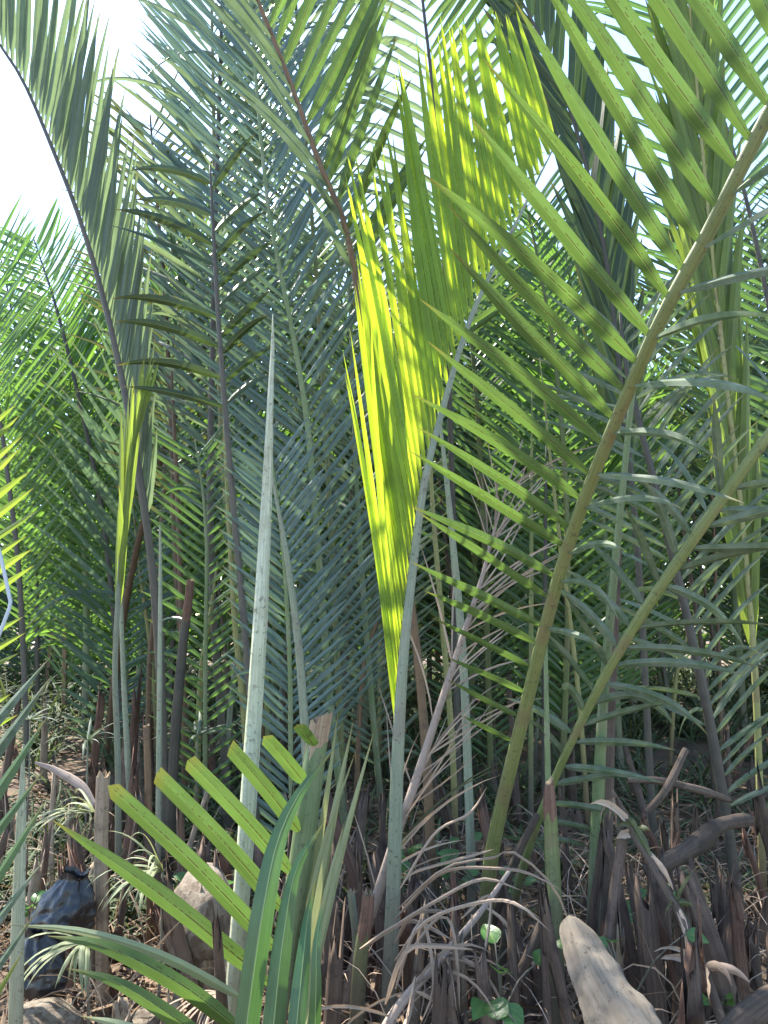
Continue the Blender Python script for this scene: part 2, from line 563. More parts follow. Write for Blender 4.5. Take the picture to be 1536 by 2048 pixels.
def leaf_batch(P, D, B, L, W, droop, nseg=5, fold=0.25, bend=None, base=0.35, taper=0.5):
    """many blades at once (arrays, one row to a blade) -> one mesh"""
    P, D, B = (np.array(a, float) for a in (P, D, B))
    L, W, droop = (np.asarray(a, float)[:, None] for a in (L, W, droop))
    nb = len(P)
    un = lambda a: a / (np.linalg.norm(a, axis=1)[:, None] + 1e-9)
    D, B = un(D), un(B)
    bend = np.zeros((nb, 1)) if bend is None else np.asarray(bend, float)[:, None]
    V = np.empty((nb, (nseg + 1) * 3, 3))
    UV = np.empty(((nseg + 1) * 3, 2))
    prev = 0.0
    for i in range(nseg + 1):
        s = (i / nseg) ** 0.92
        ds = s - prev
        prev = s
        P = P + D * L * ds
        D = un(D + np.array([0, 0, -1.0]) * droop * ds * (0.35 + 1.6 * s))
        B = un(B - (B * D).sum(1)[:, None] * D)
        X = np.cross(D, B)
        D = un(D + X * bend * ds)
        wd = base + (1 - base) * min(1.0, s / 0.13)
        if s > taper:
            wd *= 1 - ((s - taper) / (1 - taper)) ** 1.7
        wd = max(wd, 0.02) * W * 0.5
        f = fold * (1 - 0.5 * s)
        V[:, i * 3] = P - X * wd - B * f * wd
        V[:, i * 3 + 1] = P + B * f * wd
        V[:, i * 3 + 2] = P + X * wd - B * f * wd
        UV[i * 3:i * 3 + 3] = ((0, s), (.5, s), (1, s))
    fc = []
    for i in range(nseg):
        a = i * 3
        fc += [(a, a + 1, a + 4, a + 3), (a + 1, a + 2, a + 5, a + 4)]
    fc = np.array(fc)
    st = (nseg + 1) * 3
    Fc = (fc[None] + (np.arange(nb) * st)[:, None, None]).reshape(-1, 4).tolist()
    return V.reshape(-1, 3), Fc, np.tile(UV, (nb, 1))


def merge(parts):
    V, Fc, UV, o = [], [], [], 0
    for v, f, u in parts:
        V += list(v)
        Fc += [tuple(i + o for i in x) for x in f]
        UV += list(u)
        o += len(v)
    return V, Fc, UV


def lerp3(vals, t):
    return float(np.interp(t, np.linspace(0, 1, len(vals)), vals))


def frond(label, pts, banks, leaf, stalk, group='palm fronds of the thicket', joined=False, nrm=(0, 0, 1), ground=True, name='palm_frond', cat='palm frond', sides=8, wp=None, keepstart=True):
    """a nipa frond: stalk + leaflets. banks: dicts with side, t0, t1 (fractions of the stalk), n, L, W, a (deg), droop, lift, nrm ..."""
    W = world_pts(pts) if wp is None else np.array(wp, float)
    n0 = len(W)
    if ground:
        W = to_ground(W)
    C = spline(W, 40 if not joined else 24)
    # arc-length fraction of the first given point, so that t runs over the given points only
    off = 0.0
    if len(W) > n0:
        full = spline(W, 400)
        off = np.argmin(np.linalg.norm(full[:, :3] - W[1, :3], axis=1)) / 399
    e = empty(name, tuple(C[0, :3]))
    tag(e, label, cat, group)
    hint = cv(nrm)
    V, Fc, UV = tube_data(C[:, :3], C[:, 3], hint, sides=sides, keel=0.35)
    mk('rachis', V, Fc, M[stalk], e, UV)
    allparts = []
    T0, _, _ = frame_along(C[:, :3], hint)
    K = np.linspace(0, 1, len(C))
    for b in banks:
        h = cv(b.get('nrm', nrm))
        T, Nn, S = frame_along(C[:, :3], h)
        n = b['n']
        for i in range(n):
            t = (i + 0.5) / n
            if random.random() < b.get('skip', 0.025):
                continue
            q = b['t0'] + (b['t1'] - b['t0']) * t + random.uniform(-.12, .12) / n
            q = off + (1 - off) * q
            ip = lambda A: np.array([np.interp(q, K, A[:, k]) for k in range(3)])
            p, tt, nn, s_ = ip(C[:, :3]), unit(ip(T)), unit(ip(Nn)), unit(ip(S))
            r = np.interp(q, K, C[:, 3])
            a = R(lerp3(b['a'], t) + random.gauss(0, b.get('ja', 2.0)))
            sd_ = b['side']
            lift = b.get('lift', 0.0) + random.gauss(0, b.get('jl', 0.05))
            D = unit(tt * math.cos(a) + s_ * (sd_ * math.sin(a)) + nn * lift)
            B = unit(nn - (nn @ D) * D)
            X = np.cross(D, B)
            tw = R(b.get('roll', 0) + random.gauss(0, b.get('jr', 8)))
            B = unit(B * math.cos(tw) + X * math.sin(tw))
            L = lerp3(b['L'], t) * (1 + random.uniform(-1.2, 1) * b.get('jLen', .06))
            Wd = lerp3(b['W'], t) * random.uniform(0.92, 1.06)
            dr = b.get('droop', 0.1) * random.uniform(0.6, 1.4)
            if random.random() < b.get('wild', 0.06):
                dr += random.uniform(0.4, 1.6)
                L *= random.uniform(0.55, 1.0)
                D = unit(D + nn * random.gauss(0, .35) + tt * random.gauss(-.1, .2))
            cut = 1.0 if (b.get('pcut') and random.random() < b['pcut']) else 0.0
            if cut:
                L *= random.uniform(0.4, 0.85)
            if joined:
                allparts.append((p + s_ * (sd_ * r * 0.7), D, B, L, Wd, dr, random.gauss(0, .05)))
                continue
            lp = leaf_data(p + s_ * (sd_ * r * 0.7) - nn * r * 0.1, D, B, L, Wd, dr, b.get('nseg', 8 if not joined else 5), b.get('fold', 0.25), cut=cut,
                           bend=b.get('bend', 0) + random.gauss(0, 0.05), twist=random.gauss(0, b.get('jt', 0.25)), taper=b.get('taper', 0.5), wave=b.get('wave', 0.0), kink=b.get('kink', 0.012))
            mk('leaflet', lp[0], lp[1], M[b.get('leaf', leaf)], e, lp[2], sharp_mid=3)
    if joined and allparts:
        z = list(zip(*allparts))
        V, Fc, UV = leaf_batch(z[0], z[1], z[2], z[3], z[4], z[5], nseg=5, fold=0.25, bend=z[6])
        o = mk('leaflets', V, Fc, M[leaf], e, UV, sharp_mid=3)
        o['kind'] = 'stuff'
    return e


def stalk(name, label, pts, mat, cat='palm stalk', group=None, ground=True, sides=10, flat=0.85, n=30, pleat=0.0):
    W = world_pts(pts)
    if ground:
        W = to_ground(W)
    C = spline(W, n)
    o_ = C[0, :3].copy()
    V, Fc, UV = tube_data(C[:, :3], C[:, 3], cv((0.3, 0, 1)), sides=sides, flat=flat, pleat=pleat)
    o = mk(name, V, Fc, M[mat], None, UV, origin=o_)
    return tag(o, label, cat, group)


def blade(parent, pts, wpx, mat, face=(0, 0.2, 1), nseg=12, fold=0.25, cut=False, name='leaflet', base=0.35, taper=0.5):
    """a leaflet through given points; wpx = full width in photograph pixels"""
    W = world_pts([(*p, 1) for p in pts])
    C = spline(W[:, :3], nseg + 1)
    T, Nn, S = frame_along(C, cv(face))
    V, UV = [], []
    wm = pxm(np.mean([p[2] for p in pts]), wpx)
    for i in range(nseg + 1):
        s = i / nseg
        wd = base + (1 - base) * min(1, s / 0.12)
        if not cut and s > taper:
            wd *= max(0.02, 1 - ((s - taper) / (1 - taper)) ** 1.7)
        if cut:
            wd *= 1.0 - 0.15 * s
        wd *= wm * 0.5
        f = fold * (1 - 0.5 * s)
        j0 = j1 = jm = 0
        if cut and i == nseg:
            j0, jm, j1 = random.uniform(-.3, .1) * wm, random.uniform(0, .35) * wm, random.uniform(-.2, .3) * wm
        V += [C[i] - S[i] * wd - Nn[i] * f * wd + T[i] * j0, C[i] + Nn[i] * f * wd + T[i] * jm, C[i] + S[i] * wd - Nn[i] * f * wd + T[i] * j1]
        k = 0.945 if cut else 1
        UV += [(0, s * k), (.5, s * k), (1, s * k)]
    Fc = []
    for i in range(nseg):
        a = i * 3
        Fc += [(a, a + 1, a + 4, a + 3), (a + 1, a + 2, a + 5, a + 4)]
    return mk(name, V, Fc, M[mat], parent, UV, sharp_mid=3)


# ------------------------------------------------------------------ the fronds one can pick out
def both(t0, t1, n, L, W, a, droop=0.15, **k):
    kl = dict(k)
    return [dict(side=-1, t0=t0, t1=t1, n=n, L=L, W=W, a=a, droop=droop, **kl), dict(side=1, t0=t0, t1=t1, n=n, L=L, W=W, a=a, droop=droop, **kl)]


# leaning olive frond on the right, nearest
frond('large olive frond leaning out to the upper right corner, nearest the viewer',
      [(968, 1900, 3.1, 30), (985, 1700, 3.0, 28), (1050, 1420, 2.8, 26), (1143, 1072, 2.5, 26), (1298, 690, 2.15, 28), (1420, 460, 2.0, 31), (1536, 230, 1.87, 32), (1650, 20, 1.78, 30), (1760, -200, 1.7, 26)],
      [dict(side=-1, t0=0.23, t1=0.97, n=28, L=[.2, .5, .68, .86, .98, .98], W=[.02, .032, .039, .048, .053, .053], a=[74, 72, 66, 62, 60, 58], droop=0.05, jr=5, ja=1.6, fold=0.2, nseg=14, taper=0.5, wild=0.0, skip=0),
       dict(side=1, t0=0.36, t1=0.97, n=15, L=[.3, .5, .6, .65, .65], W=[.02, .027, .03, .034], a=[62, 58, 55], droop=0.4, nrm=(-0.8, 0.35, 0.45), fold=0.35, nseg=12, leaf='dusty', jr=16, jl=.15, ja=6)],
      'olive', 'r_olive', sides=12)

# new frond, still half folded, lit from behind
frond('bright yellow-green half-folded young frond lit from behind in the middle',
      [(776, 2060, 2.9, 30), (786, 1800, 2.9, 28), (796, 1500, 2.9, 24), (808, 1300, 2.9, 20), (830, 1100, 2.95, 17), (850, 960, 2.95, 15), (882, 830, 3.0, 13), (940, 640, 3.05, 11), (1010, 490, 3.1, 8), (1070, 370, 3.15, 5), (1120, 270, 3.2, 3)],
      [dict(side=-1, t0=0.27, t1=0.99, n=44, wild=0, skip=0, kink=.003, L=[1.35, 1.48, 1.55, 1.6, 1.58, 1.4, 1.1, .75], W=[.02, .027, .032, .036, .04, .043, .042], a=[8, 14, 18, 21, 25, 30, 34, 36], droop=-0.02, ja=0.2, jr=3, jl=0.008, roll=8, fold=0.3, nseg=12, jt=0.03, taper=0.55, jLen=.02)],
      'fresh', 'r_greygreen', sides=10, group='folded young fronds')

# glaucous frond, reflected sky put into its leaf colour
frond('blue-green frond with a pale midrib spreading behind the white spear',
      [(700, 1750, 4.2, 15), (660, 1400, 4.2, 14), (640, 1150, 4.2, 13), (617, 870, 4.2, 12), (590, 690, 4.2, 10), (560, 540, 4.2, 9), (535, 400, 4.25, 8), (515, 200, 4.3, 7), (500, 0, 4.4, 6), (490, -200, 4.5, 4)],
      [dict(side=-1, t0=0.12, t1=0.98, n=92, L=[.4, .7, .95, 1.15, 1.15, 1.05, .9], W=[.02, .028, .03, .028, .024], a=[54, 47, 41, 36, 33, 30], droop=0.02),
       dict(side=1, t0=0.12, t1=0.98, n=92, L=[.4, .65, .85, 1.0, 1.05, 1.0, .9], W=[.02, .028, .03, .028, .024], a=[50, 45, 40, 36, 33, 30], droop=0.08)],
      'blue', 'r_green')

frond('blue-green frond with steep leaflets just beside the dark brown stalks',
      [(495, 1550, 5.0, 13), (470, 1175, 5.0, 12), (445, 920, 5.0, 11), (436, 650, 5.1, 10), (430, 400, 5.2, 9), (425, 100, 5.3, 7), (420, -100, 5.4, 5)],
      [dict(side=-1, t0=0.25, t1=0.98, n=70, L=[.5, .95, 1.1, 1.05, .95], W=[.028, .032, .032, .028], a=[48, 42, 36, 32], droop=0.05),
       dict(side=1, t0=0.2, t1=0.98, n=74, L=[.5, 1.0, 1.15, 1.1, .95], W=[.028, .032, .032, .028], a=[50, 44, 38, 34], droop=0.03)],
      'blue', 'r_yellow')

# washed-out frond on the left against the bright sky
frond('tall grey-green frond curving off to the upper left against the glare',
      [(328, 1560, 4.2, 18), (318, 1300, 4.2, 18), (300, 1100, 4.2, 16), (270, 900, 4.2, 15), (240, 740, 4.2, 13), (205, 590, 4.2, 12), (160, 440, 4.2, 10), (110, 310, 4.2, 9), (50, 170, 4.2, 7), (0, 90, 4.2, 6), (-90, -40, 4.2, 4)],
      [dict(side=1, t0=0.28, t1=0.98, n=64, wild=.02, L=[.5, .9, 1.15, 1.3, 1.3, 1.2], W=[.038, .046, .046, .04], a=[12, 20, 25, 29, 32], droop=-0.03, ja=0.9, jr=5, roll=8, nseg=9, taper=0.3, jt=.1)],
      'greyed', 'r_dark')

# brown-ribbed frond at the top
frond('frond with a dark brown rib and wide yellow-green leaflets rising at the top',
      [(862, 1720, 3.8, 19), (850, 1480, 3.8, 18), (825, 1230, 3.8, 16), (780, 950, 3.8, 15), (738, 740, 3.7, 14), (695, 470, 3.6, 13), (640, 330, 3.5, 12), (575, 150, 3.4, 10), (515, 0, 3.3, 9), (450, -150, 3.2, 7)],
      [dict(side=1, t0=0.62, t1=0.98, n=16, L=[.7, 1.0, 1.15, 1.15], W=[.045, .054, .054], a=[40, 45, 46], droop=0.05, jr=5, nseg=10),
       dict(side=-1, t0=0.62, t1=0.98, n=13, L=[.5, .7, .75], W=[.05, .06, .06], a=[24, 28, 34], droop=0.5, nrm=(0.75, 0.1, 0.65), nseg=10, leaf='dusty')],
      'olive', 'r_brown')

frond('slim dark-ribbed frond behind the young frond, leaflets arching to both sides',
      [(915, 1500, 5.0, 14), (905, 1000, 5.0, 12), (890, 560, 4.8, 10), (870, 230, 4.7, 8), (845, 0, 4.6, 7), (825, -180, 4.6, 5)],
      [dict(side=1, t0=0.45, t1=0.98, n=34, L=[.6, .95, 1.1, 1.0], W=[.04, .046, .042], a=[56, 46, 40], droop=0.06),
       dict(side=-1, t0=0.45, t1=0.98, n=30, L=[.6, .9, 1.0, .95], W=[.036, .042, .04], a=[60, 52, 50], droop=0.8, leaf='greyed')],
      'olive', 'r_dark')

# left mid-distance pair
frond('symmetrical dark green frond, bright along its edges, at mid distance by the left edge',
      [(243, 1450, 6.5, 14), (225, 1200, 6.5, 12), (200, 1000, 6.5, 11), (165, 830, 6.5, 9), (135, 700, 6.6, 8), (105, 590, 6.7, 6), (85, 530, 6.8, 4), (65, 470, 6.9, 3)],
      both(0.18, 0.98, 78, [.4, .85, 1.1, 1.1, .85, .6], [.024, .032, .034, .028], [54, 48, 43, 36], 0.02),
      'sunny', 'r_dark')
frond('green frond cut by the left picture edge, rib slanting out of view',
      [(52, 1450, 6.0, 12), (38, 1150, 6.0, 11), (15, 950, 6.0, 10), (-5, 800, 6.0, 8), (-22, 650, 6.1, 7), (-40, 520, 6.2, 4)],
      [dict(side=1, t0=0.15, t1=0.98, n=62, L=[.4, .85, 1.0, .85], W=[.03, .034, .03], a=[50, 44, 36], droop=0.03),
       dict(side=-1, t0=0.3, t1=0.98, n=20, L=[.5, .7, .7], W=[.04, .045, .04], a=[48, 42], droop=0.03)],
      'sunny', 'r_dark')
frond('yellow-green frond just outside the left edge, only its leaflet tips showing',
      [(-150, 1700, 3.6, 16), (-110, 1400, 3.6, 15), (-95, 1150, 3.6, 12), (-100, 950, 3.6, 9), (-120, 760, 3.6, 6)],
      [dict(side=1, t0=0.18, t1=0.95, n=20, L=[.36, .42, .46, .4], W=[.035, .04, .035], a=[62, 56, 50], droop=0.06)],
      'yellow', 'r_green')

frond('fresh green feathery frond standing upright behind the symmetrical one on the left',
      [(75, 1430, 7.4, 10), (72, 1150, 7.4, 9), (60, 900, 7.4, 8), (40, 720, 7.4, 6), (15, 580, 7.5, 4), (0, 510, 7.6, 3)],
      both(0.16, 0.98, 64, [.4, .85, 1.05, 1.0, .7], [.026, .034, .034, .028], [50, 44, 40, 34], 0.02),
      'sunny', 'r_dark')

frond('tall green frond rising past the top edge, added to shade the young frond',  # added frond, its high crown casts shade on the young frond
      [(690, 1650, 4.7, 12), (664, 1100, 4.7, 11), (636, 600, 4.7, 9), (605, 200, 4.7, 8), (585, -100, 4.6, 7), (570, -400, 4.5, 6), (550, -700, 4.4, 4)],
      both(0.42, 0.98, 70, [.6, .95, 1.05, 1.0, .8], [.03, .038, .038, .032], [46, 42, 38, 34], 0.05),
      'greyed', 'r_olive')

# folded young spear on the left
frond('slender folded yellow-green young frond standing before the dark left fronds',
      [(236, 1540, 3.9, 12), (230, 1350, 3.9, 11), (236, 1200, 3.9, 10), (243, 1080, 3.9, 8), (250, 980, 3.9, 7), (262, 900, 3.9, 5), (282, 820, 3.9, 3)],
      [dict(side=1, t0=0.42, t1=0.95, n=18, wild=0, L=[.5, .75, .7, .4], W=[.024, .028, .024], a=[1, 3, 4, 4], droop=-0.02, ja=.5, roll=15, lift=.03),
       dict(side=-1, t0=0.42, t1=0.9, n=12, wild=0, L=[.5, .7, .6, .4], W=[.03, .034, .03], a=[0, 1, 2, 1], droop=-0.02, ja=.5, roll=-30)],
      'yellow', 'r_greygreen', group='folded young fronds')

# brownish drooping fronds left of centre
frond('grey-green frond with a purple-brown rib and loose leaflets left of the spear',
      [(452, 1560, 4.7, 16), (428, 1250, 4.7, 15), (420, 1000, 4.7, 14), (425, 700, 4.7, 12), (432, 400, 4.7, 10), (440, 150, 4.8, 9), (446, -80, 4.9, 7)],
      [dict(side=-1, t0=0.35, t1=0.98, n=38, L=[.6, .95, 1.0, .95], W=[.032, .04, .036], a=[52, 46, 40, 34], droop=0.3, jl=0.18, jr=20, ja=6, wild=.18),
       dict(side=1, t0=0.45, t1=0.98, n=32, L=[.5, .85, .9], W=[.03, .036, .034], a=[44, 36, 30], droop=0.2, jl=0.15, jr=20, ja=5, wild=.12)],
      'greyed', 'r_dark')
frond('thin reddish-brown ribbed frond with ragged drooping leaflets on the left',
      [(372, 1450, 5.4, 11), (350, 1100, 5.4, 11), (342, 850, 5.4, 10), (330, 600, 5.4, 9), (312, 380, 5.4, 7), (300, 230, 5.4, 4)],
      both(0.3, 0.98, 44, [.5, .9, .9, .6], [.028, .034, .03], [54, 46, 38], 0.4, jl=0.2, jr=22, ja=6, wild=.15),
      'brownish', 'r_brown')
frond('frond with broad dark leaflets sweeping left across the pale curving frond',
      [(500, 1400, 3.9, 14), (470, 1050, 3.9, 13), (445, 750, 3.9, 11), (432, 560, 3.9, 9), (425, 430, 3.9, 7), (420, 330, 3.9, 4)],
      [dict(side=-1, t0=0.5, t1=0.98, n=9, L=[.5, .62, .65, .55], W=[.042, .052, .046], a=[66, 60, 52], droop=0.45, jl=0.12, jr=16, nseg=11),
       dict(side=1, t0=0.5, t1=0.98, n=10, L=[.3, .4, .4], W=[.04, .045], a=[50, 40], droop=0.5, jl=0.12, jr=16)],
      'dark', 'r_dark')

# half-folded frond behind the olive one, its shadow put into the dark leaf colour
frond('shadow-dark half-folded frond hanging behind the olive leaflets, seen against blue sky',
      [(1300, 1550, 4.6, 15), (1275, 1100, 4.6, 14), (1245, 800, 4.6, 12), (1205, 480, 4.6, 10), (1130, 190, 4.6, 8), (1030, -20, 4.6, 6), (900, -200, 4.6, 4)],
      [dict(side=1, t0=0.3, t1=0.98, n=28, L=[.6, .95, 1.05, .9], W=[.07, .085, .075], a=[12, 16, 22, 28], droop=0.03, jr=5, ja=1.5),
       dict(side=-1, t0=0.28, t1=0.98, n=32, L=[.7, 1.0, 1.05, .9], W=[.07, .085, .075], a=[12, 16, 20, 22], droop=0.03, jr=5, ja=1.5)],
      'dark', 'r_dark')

# pleated yellow-green frond near the right edge
frond('upright pleated yellow-green young frond near the right edge',
      [(1525, 1750, 3.9, 15), (1510, 1350, 3.9, 14), (1480, 1000, 3.9, 13), (1450, 750, 3.9, 12), (1425, 500, 3.9, 10), (1400, 250, 3.9, 8), (1378, 0, 3.9, 6), (1355, -180, 3.9, 4)],
      [dict(side=1, t0=0.2, t1=0.98, n=46, wild=.02, L=[.9, 1.1, 1.1, .9], W=[.055, .06, .055], a=[5, 8, 10, 12], droop=-0.02, ja=1, jr=8, roll=10, jt=0.1),
       dict(side=-1, t0=0.2, t1=0.98, n=46, wild=.02, L=[.9, 1.1, 1.1, .9], W=[.055, .06, .055], a=[6, 9, 12, 14], droop=-0.02, ja=1, jr=8, roll=10, jt=0.1)],
      'yellow', 'r_yellow', group='folded young fronds')

# dusty frond lower right
frond('dusty grey-green frond leaning to the right edge, its leaflets hanging limp',
      [(1015, 1860, 3.35, 18), (1060, 1690, 3.25, 16), (1115, 1545, 3.15, 15), (1185, 1400, 3.05, 18), (1258, 1270, 2.95, 21), (1368, 1105, 2.85, 23), (1508, 910, 2.75, 23), (1620, 760, 2.7, 18)],
      [dict(side=1, t0=0.14, t1=0.97, n=23, L=[.22, .4, .5, .5, .5], W=[.024, .033, .037, .037], a=[64, 58, 52, 48], droop=0.32, jr=18, jl=0.16, ja=6, nseg=11, wild=.1, skip=.1, pcut=.06),
       dict(side=-1, t0=0.14, t1=0.97, n=21, L=[.2, .34, .36, .36, .36], W=[.024, .032, .035, .035], a=[68, 66, 60, 52], droop=0.45, jr=24, jl=0.22, ja=8, nseg=10, wild=.2, skip=.15, pcut=.08)],
      'dusty', 'r_olive', sides=10)

# right edge
frond('shadowed frond behind the pleated one, leaflets fanning across the right edge',
      [(1640, 1500, 4.8, 14), (1600, 1000, 4.8, 13), (1545, 650, 4.8, 11), (1480, 350, 4.8, 9), (1400, 100, 4.8, 7), (1320, -100, 4.8, 5)],
      both(0.2, 0.98, 54, [.6, 1.0, 1.05, .9], [.036, .042, .038], [58, 52, 44], 0.3, jr=12),
      'green', 'r_dark')
frond('dull olive frond low at the right edge with combed narrow leaflets',
      [(1500, 2000, 3.6, 24), (1455, 1650, 3.6, 22), (1400, 1350, 3.6, 20), (1330, 1050, 3.6, 16), (1280, 850, 3.6, 13), (1250, 720, 3.6, 9), (1240, 620, 3.6, 5)],
      [dict(side=1, t0=0.2, t1=0.97, n=38, L=[.4, .6, .7, .6], W=[.024, .03, .028], a=[60, 52, 44], droop=0.25, jr=18, jl=0.14, ja=5, wild=.1, skip=.1),
       dict(side=-1, t0=0.35, t1=0.97, n=26, L=[.4, .55, .6, .5], W=[.024, .03, .028], a=[58, 50, 42], droop=0.25, jr=18, jl=0.14, ja=5, wild=.1, skip=.15)],
      'dusty', 'r_dark')

# centre right, behind
frond('shaded green frond filling the gap between the young frond and the olive rib',
      [(985, 1700, 5.5, 13), (975, 1300, 5.5, 12), (965, 1000, 5.5, 11), (950, 760, 5.5, 9), (930, 560, 5.6, 7), (915, 420, 5.7, 4)],
      both(0.12, 0.98, 66, [.5, .85, .95, .75], [.03, .036, .032], [54, 47, 40], 0.15, jr=14, wild=.1),
      'green', 'r_olive')
frond('deep green frond behind the olive leaflets with crossing leaflets',
      [(1120, 1650, 5.2, 13), (1135, 1250, 5.2, 12), (1130, 950, 5.2, 11), (1110, 720, 5.3, 9), (1080, 540, 5.4, 7), (1050, 400, 5.5, 4)],
      both(0.12, 0.98, 62, [.5, .85, .95, .75], [.034, .04, .034], [54, 47, 40], 0.15, jr=14, wild=.1),
      'green', 'r_olive')
frond('frond of narrow pale leaflets right behind the yellow stalk in the centre',
      [(770, 1700, 5.0, 13), (735, 1300, 5.0, 12), (715, 1000, 5.0, 10), (705, 780, 5.0, 8), (700, 620, 5.1, 6), (690, 480, 5.2, 4)],
      both(0.12, 0.98, 66, [.45, .75, .85, .65], [.026, .032, .028], [54, 47, 40], 0.15, jr=12, wild=.1),
      'dusty', 'r_green')
frond('small green frond with widely spaced leaflets below the brown-tipped cut stalk',
      [(412, 1700, 4.4, 9), (410, 1500, 4.4, 9), (411, 1300, 4.4, 8), (413, 1100, 4.4, 7), (405, 980, 4.4, 5), (390, 880, 4.4, 3)],
      both(0.1, 0.97, 34, [.3, .42, .46, .4], [.02, .026, .024], [58, 52, 46], 0.1, jr=10),
      'green', 'r_green')
frond('narrow green frond at the left of the white spear, leaflets nearly level',
      [(590, 1800, 3.9, 10), (582, 1550, 3.9, 10), (580, 1350, 3.9, 9), (570, 1150, 3.9, 8), (555, 1000, 3.9, 6), (540, 900, 3.9, 4)],
      both(0.1, 0.97, 40, [.3, .42, .44, .34], [.024, .03, .026], [50, 46, 42], 0.06, jr=8),
      'blue', 'r_green')

# ------------------------------------------------------------------ bare stalks and spears
stalk('frond_spear', 'tall pale white-green unopened spear tapering to a point, left of centre',
      [(462, 2060, 2.7, 29), (490, 1700, 2.75, 28), (507, 1450, 2.8, 27), (520, 1250, 2.8, 25), (533, 1000, 2.85, 19), (540, 820, 2.85, 12), (545, 700, 2.9, 7), (546, 628, 2.9, 2)], 'r_spear', 'palm spear', 'unopened spears', sides=28, n=40, pleat=0.07)
stalk('palm_stalk', 'thin grey-green stalk leaning away behind the white spear',
      [(628, 1800, 3.6, 19), (612, 1500, 3.6, 18), (598, 1300, 3.6, 16), (575, 1120, 3.6, 12), (553, 1000, 3.6, 7), (535, 900, 3.6, 3)], 'r_greygreen', group='bare green stalks')
stalk('frond_spear', 'short tan-green spear standing by itself in the lower left corner',
      [(30, 2080, 2.5, 26), (36, 1850, 2.5, 24), (42, 1650, 2.5, 18), (45, 1560, 2.5, 10), (47, 1490, 2.5, 3)], 'r_spear', 'palm spear', 'unopened spears')
stalk('palm_stalk', 'grey stalk rising between the young frond and the dead frond',
      [(945, 1850, 3.7, 20), (938, 1600, 3.7, 18), (925, 1300, 3.7, 17), (905, 1080, 3.7, 14), (890, 930, 3.7, 10), (872, 780, 3.7, 5)], 'r_greygreen', group='bare green stalks')
stalk('palm_stalk', 'yellowish stalk beside the rib of the young frond',
      [(912, 1750, 4.4, 13), (905, 1500, 4.4, 13), (885, 1250, 4.4, 12), (868, 1050, 4.4, 10), (860, 900, 4.4, 7), (856, 780, 4.4, 3)], 'r_yellow', group='bare green stalks')
stalk('palm_stalk', 'pale green stalk rising behind the dusty frond, bright where it tops out',
      [(1184, 1930, 3.2, 27), (1194, 1650, 3.2, 25), (1208, 1380, 3.15, 20), (1228, 1150, 3.1, 17), (1248, 950, 3.05, 14), (1268, 770, 3.0, 11), (1300, 640, 3.0, 7), (1335, 560, 3.0, 3)], 'r_green', group='bare green stalks')
stalk('palm_stalk', 'grey-brown stalk pressed against the pale green one on its shaded side',
      [(1205, 1920, 3.35, 24), (1215, 1650, 3.35, 22), (1222, 1420, 3.35, 18), (1232, 1250, 3.35, 13), (1240, 1100, 3.35, 7)], 'bark', group='bare green stalks')
stalk('palm_stalk', 'slim green stalk standing straight behind the cut olive stalk',
      [(1100, 1750, 3.0, 14), (1096, 1550, 3.0, 12), (1093, 1400, 3.0, 10), (1092, 1280, 3.0, 7), (1100, 1180, 3.0, 3)], 'r_green', group='bare green stalks')
stalk('palm_stalk', 'brown-yellow stalk curving up beside the dark drooping frond',
      [(505, 1720, 4.3, 14), (490, 1450, 4.3, 13), (470, 1250, 4.3, 11), (458, 1050, 4.3, 9), (450, 900, 4.3, 6), (446, 780, 4.3, 3)], 'r_yellow', group='bare green stalks')
stalk('palm_stalk', 'slender grey-green stalk next to the folded yellow frond, leaning right',
      [(262, 1650, 4.4, 12), (252, 1450, 4.4, 11), (245, 1300, 4.4, 9), (240, 1100, 4.4, 8), (242, 950, 4.4, 5), (243, 860, 4.4, 2)], 'r_greygreen', group='bare green stalks')
stalk('palm_stalk', 'straight pale stalk left of the dark green cut stalk',
      [(316, 1720, 4.0, 11), (318, 1500, 4.0, 10), (320, 1300, 4.0, 9), (321, 1150, 4.0, 7), (320, 1050, 4.0, 3)], 'r_greygreen', group='bare green stalks')
stalk('palm_stalk', 'orange-brown dying stalk between the drooping fronds',
      [(368, 1400, 5.0, 11), (362, 1200, 5.0, 11), (355, 1000, 5.0, 10), (348, 850, 5.0, 8), (342, 720, 5.0, 4)], 'r_brown', group='bare green stalks')


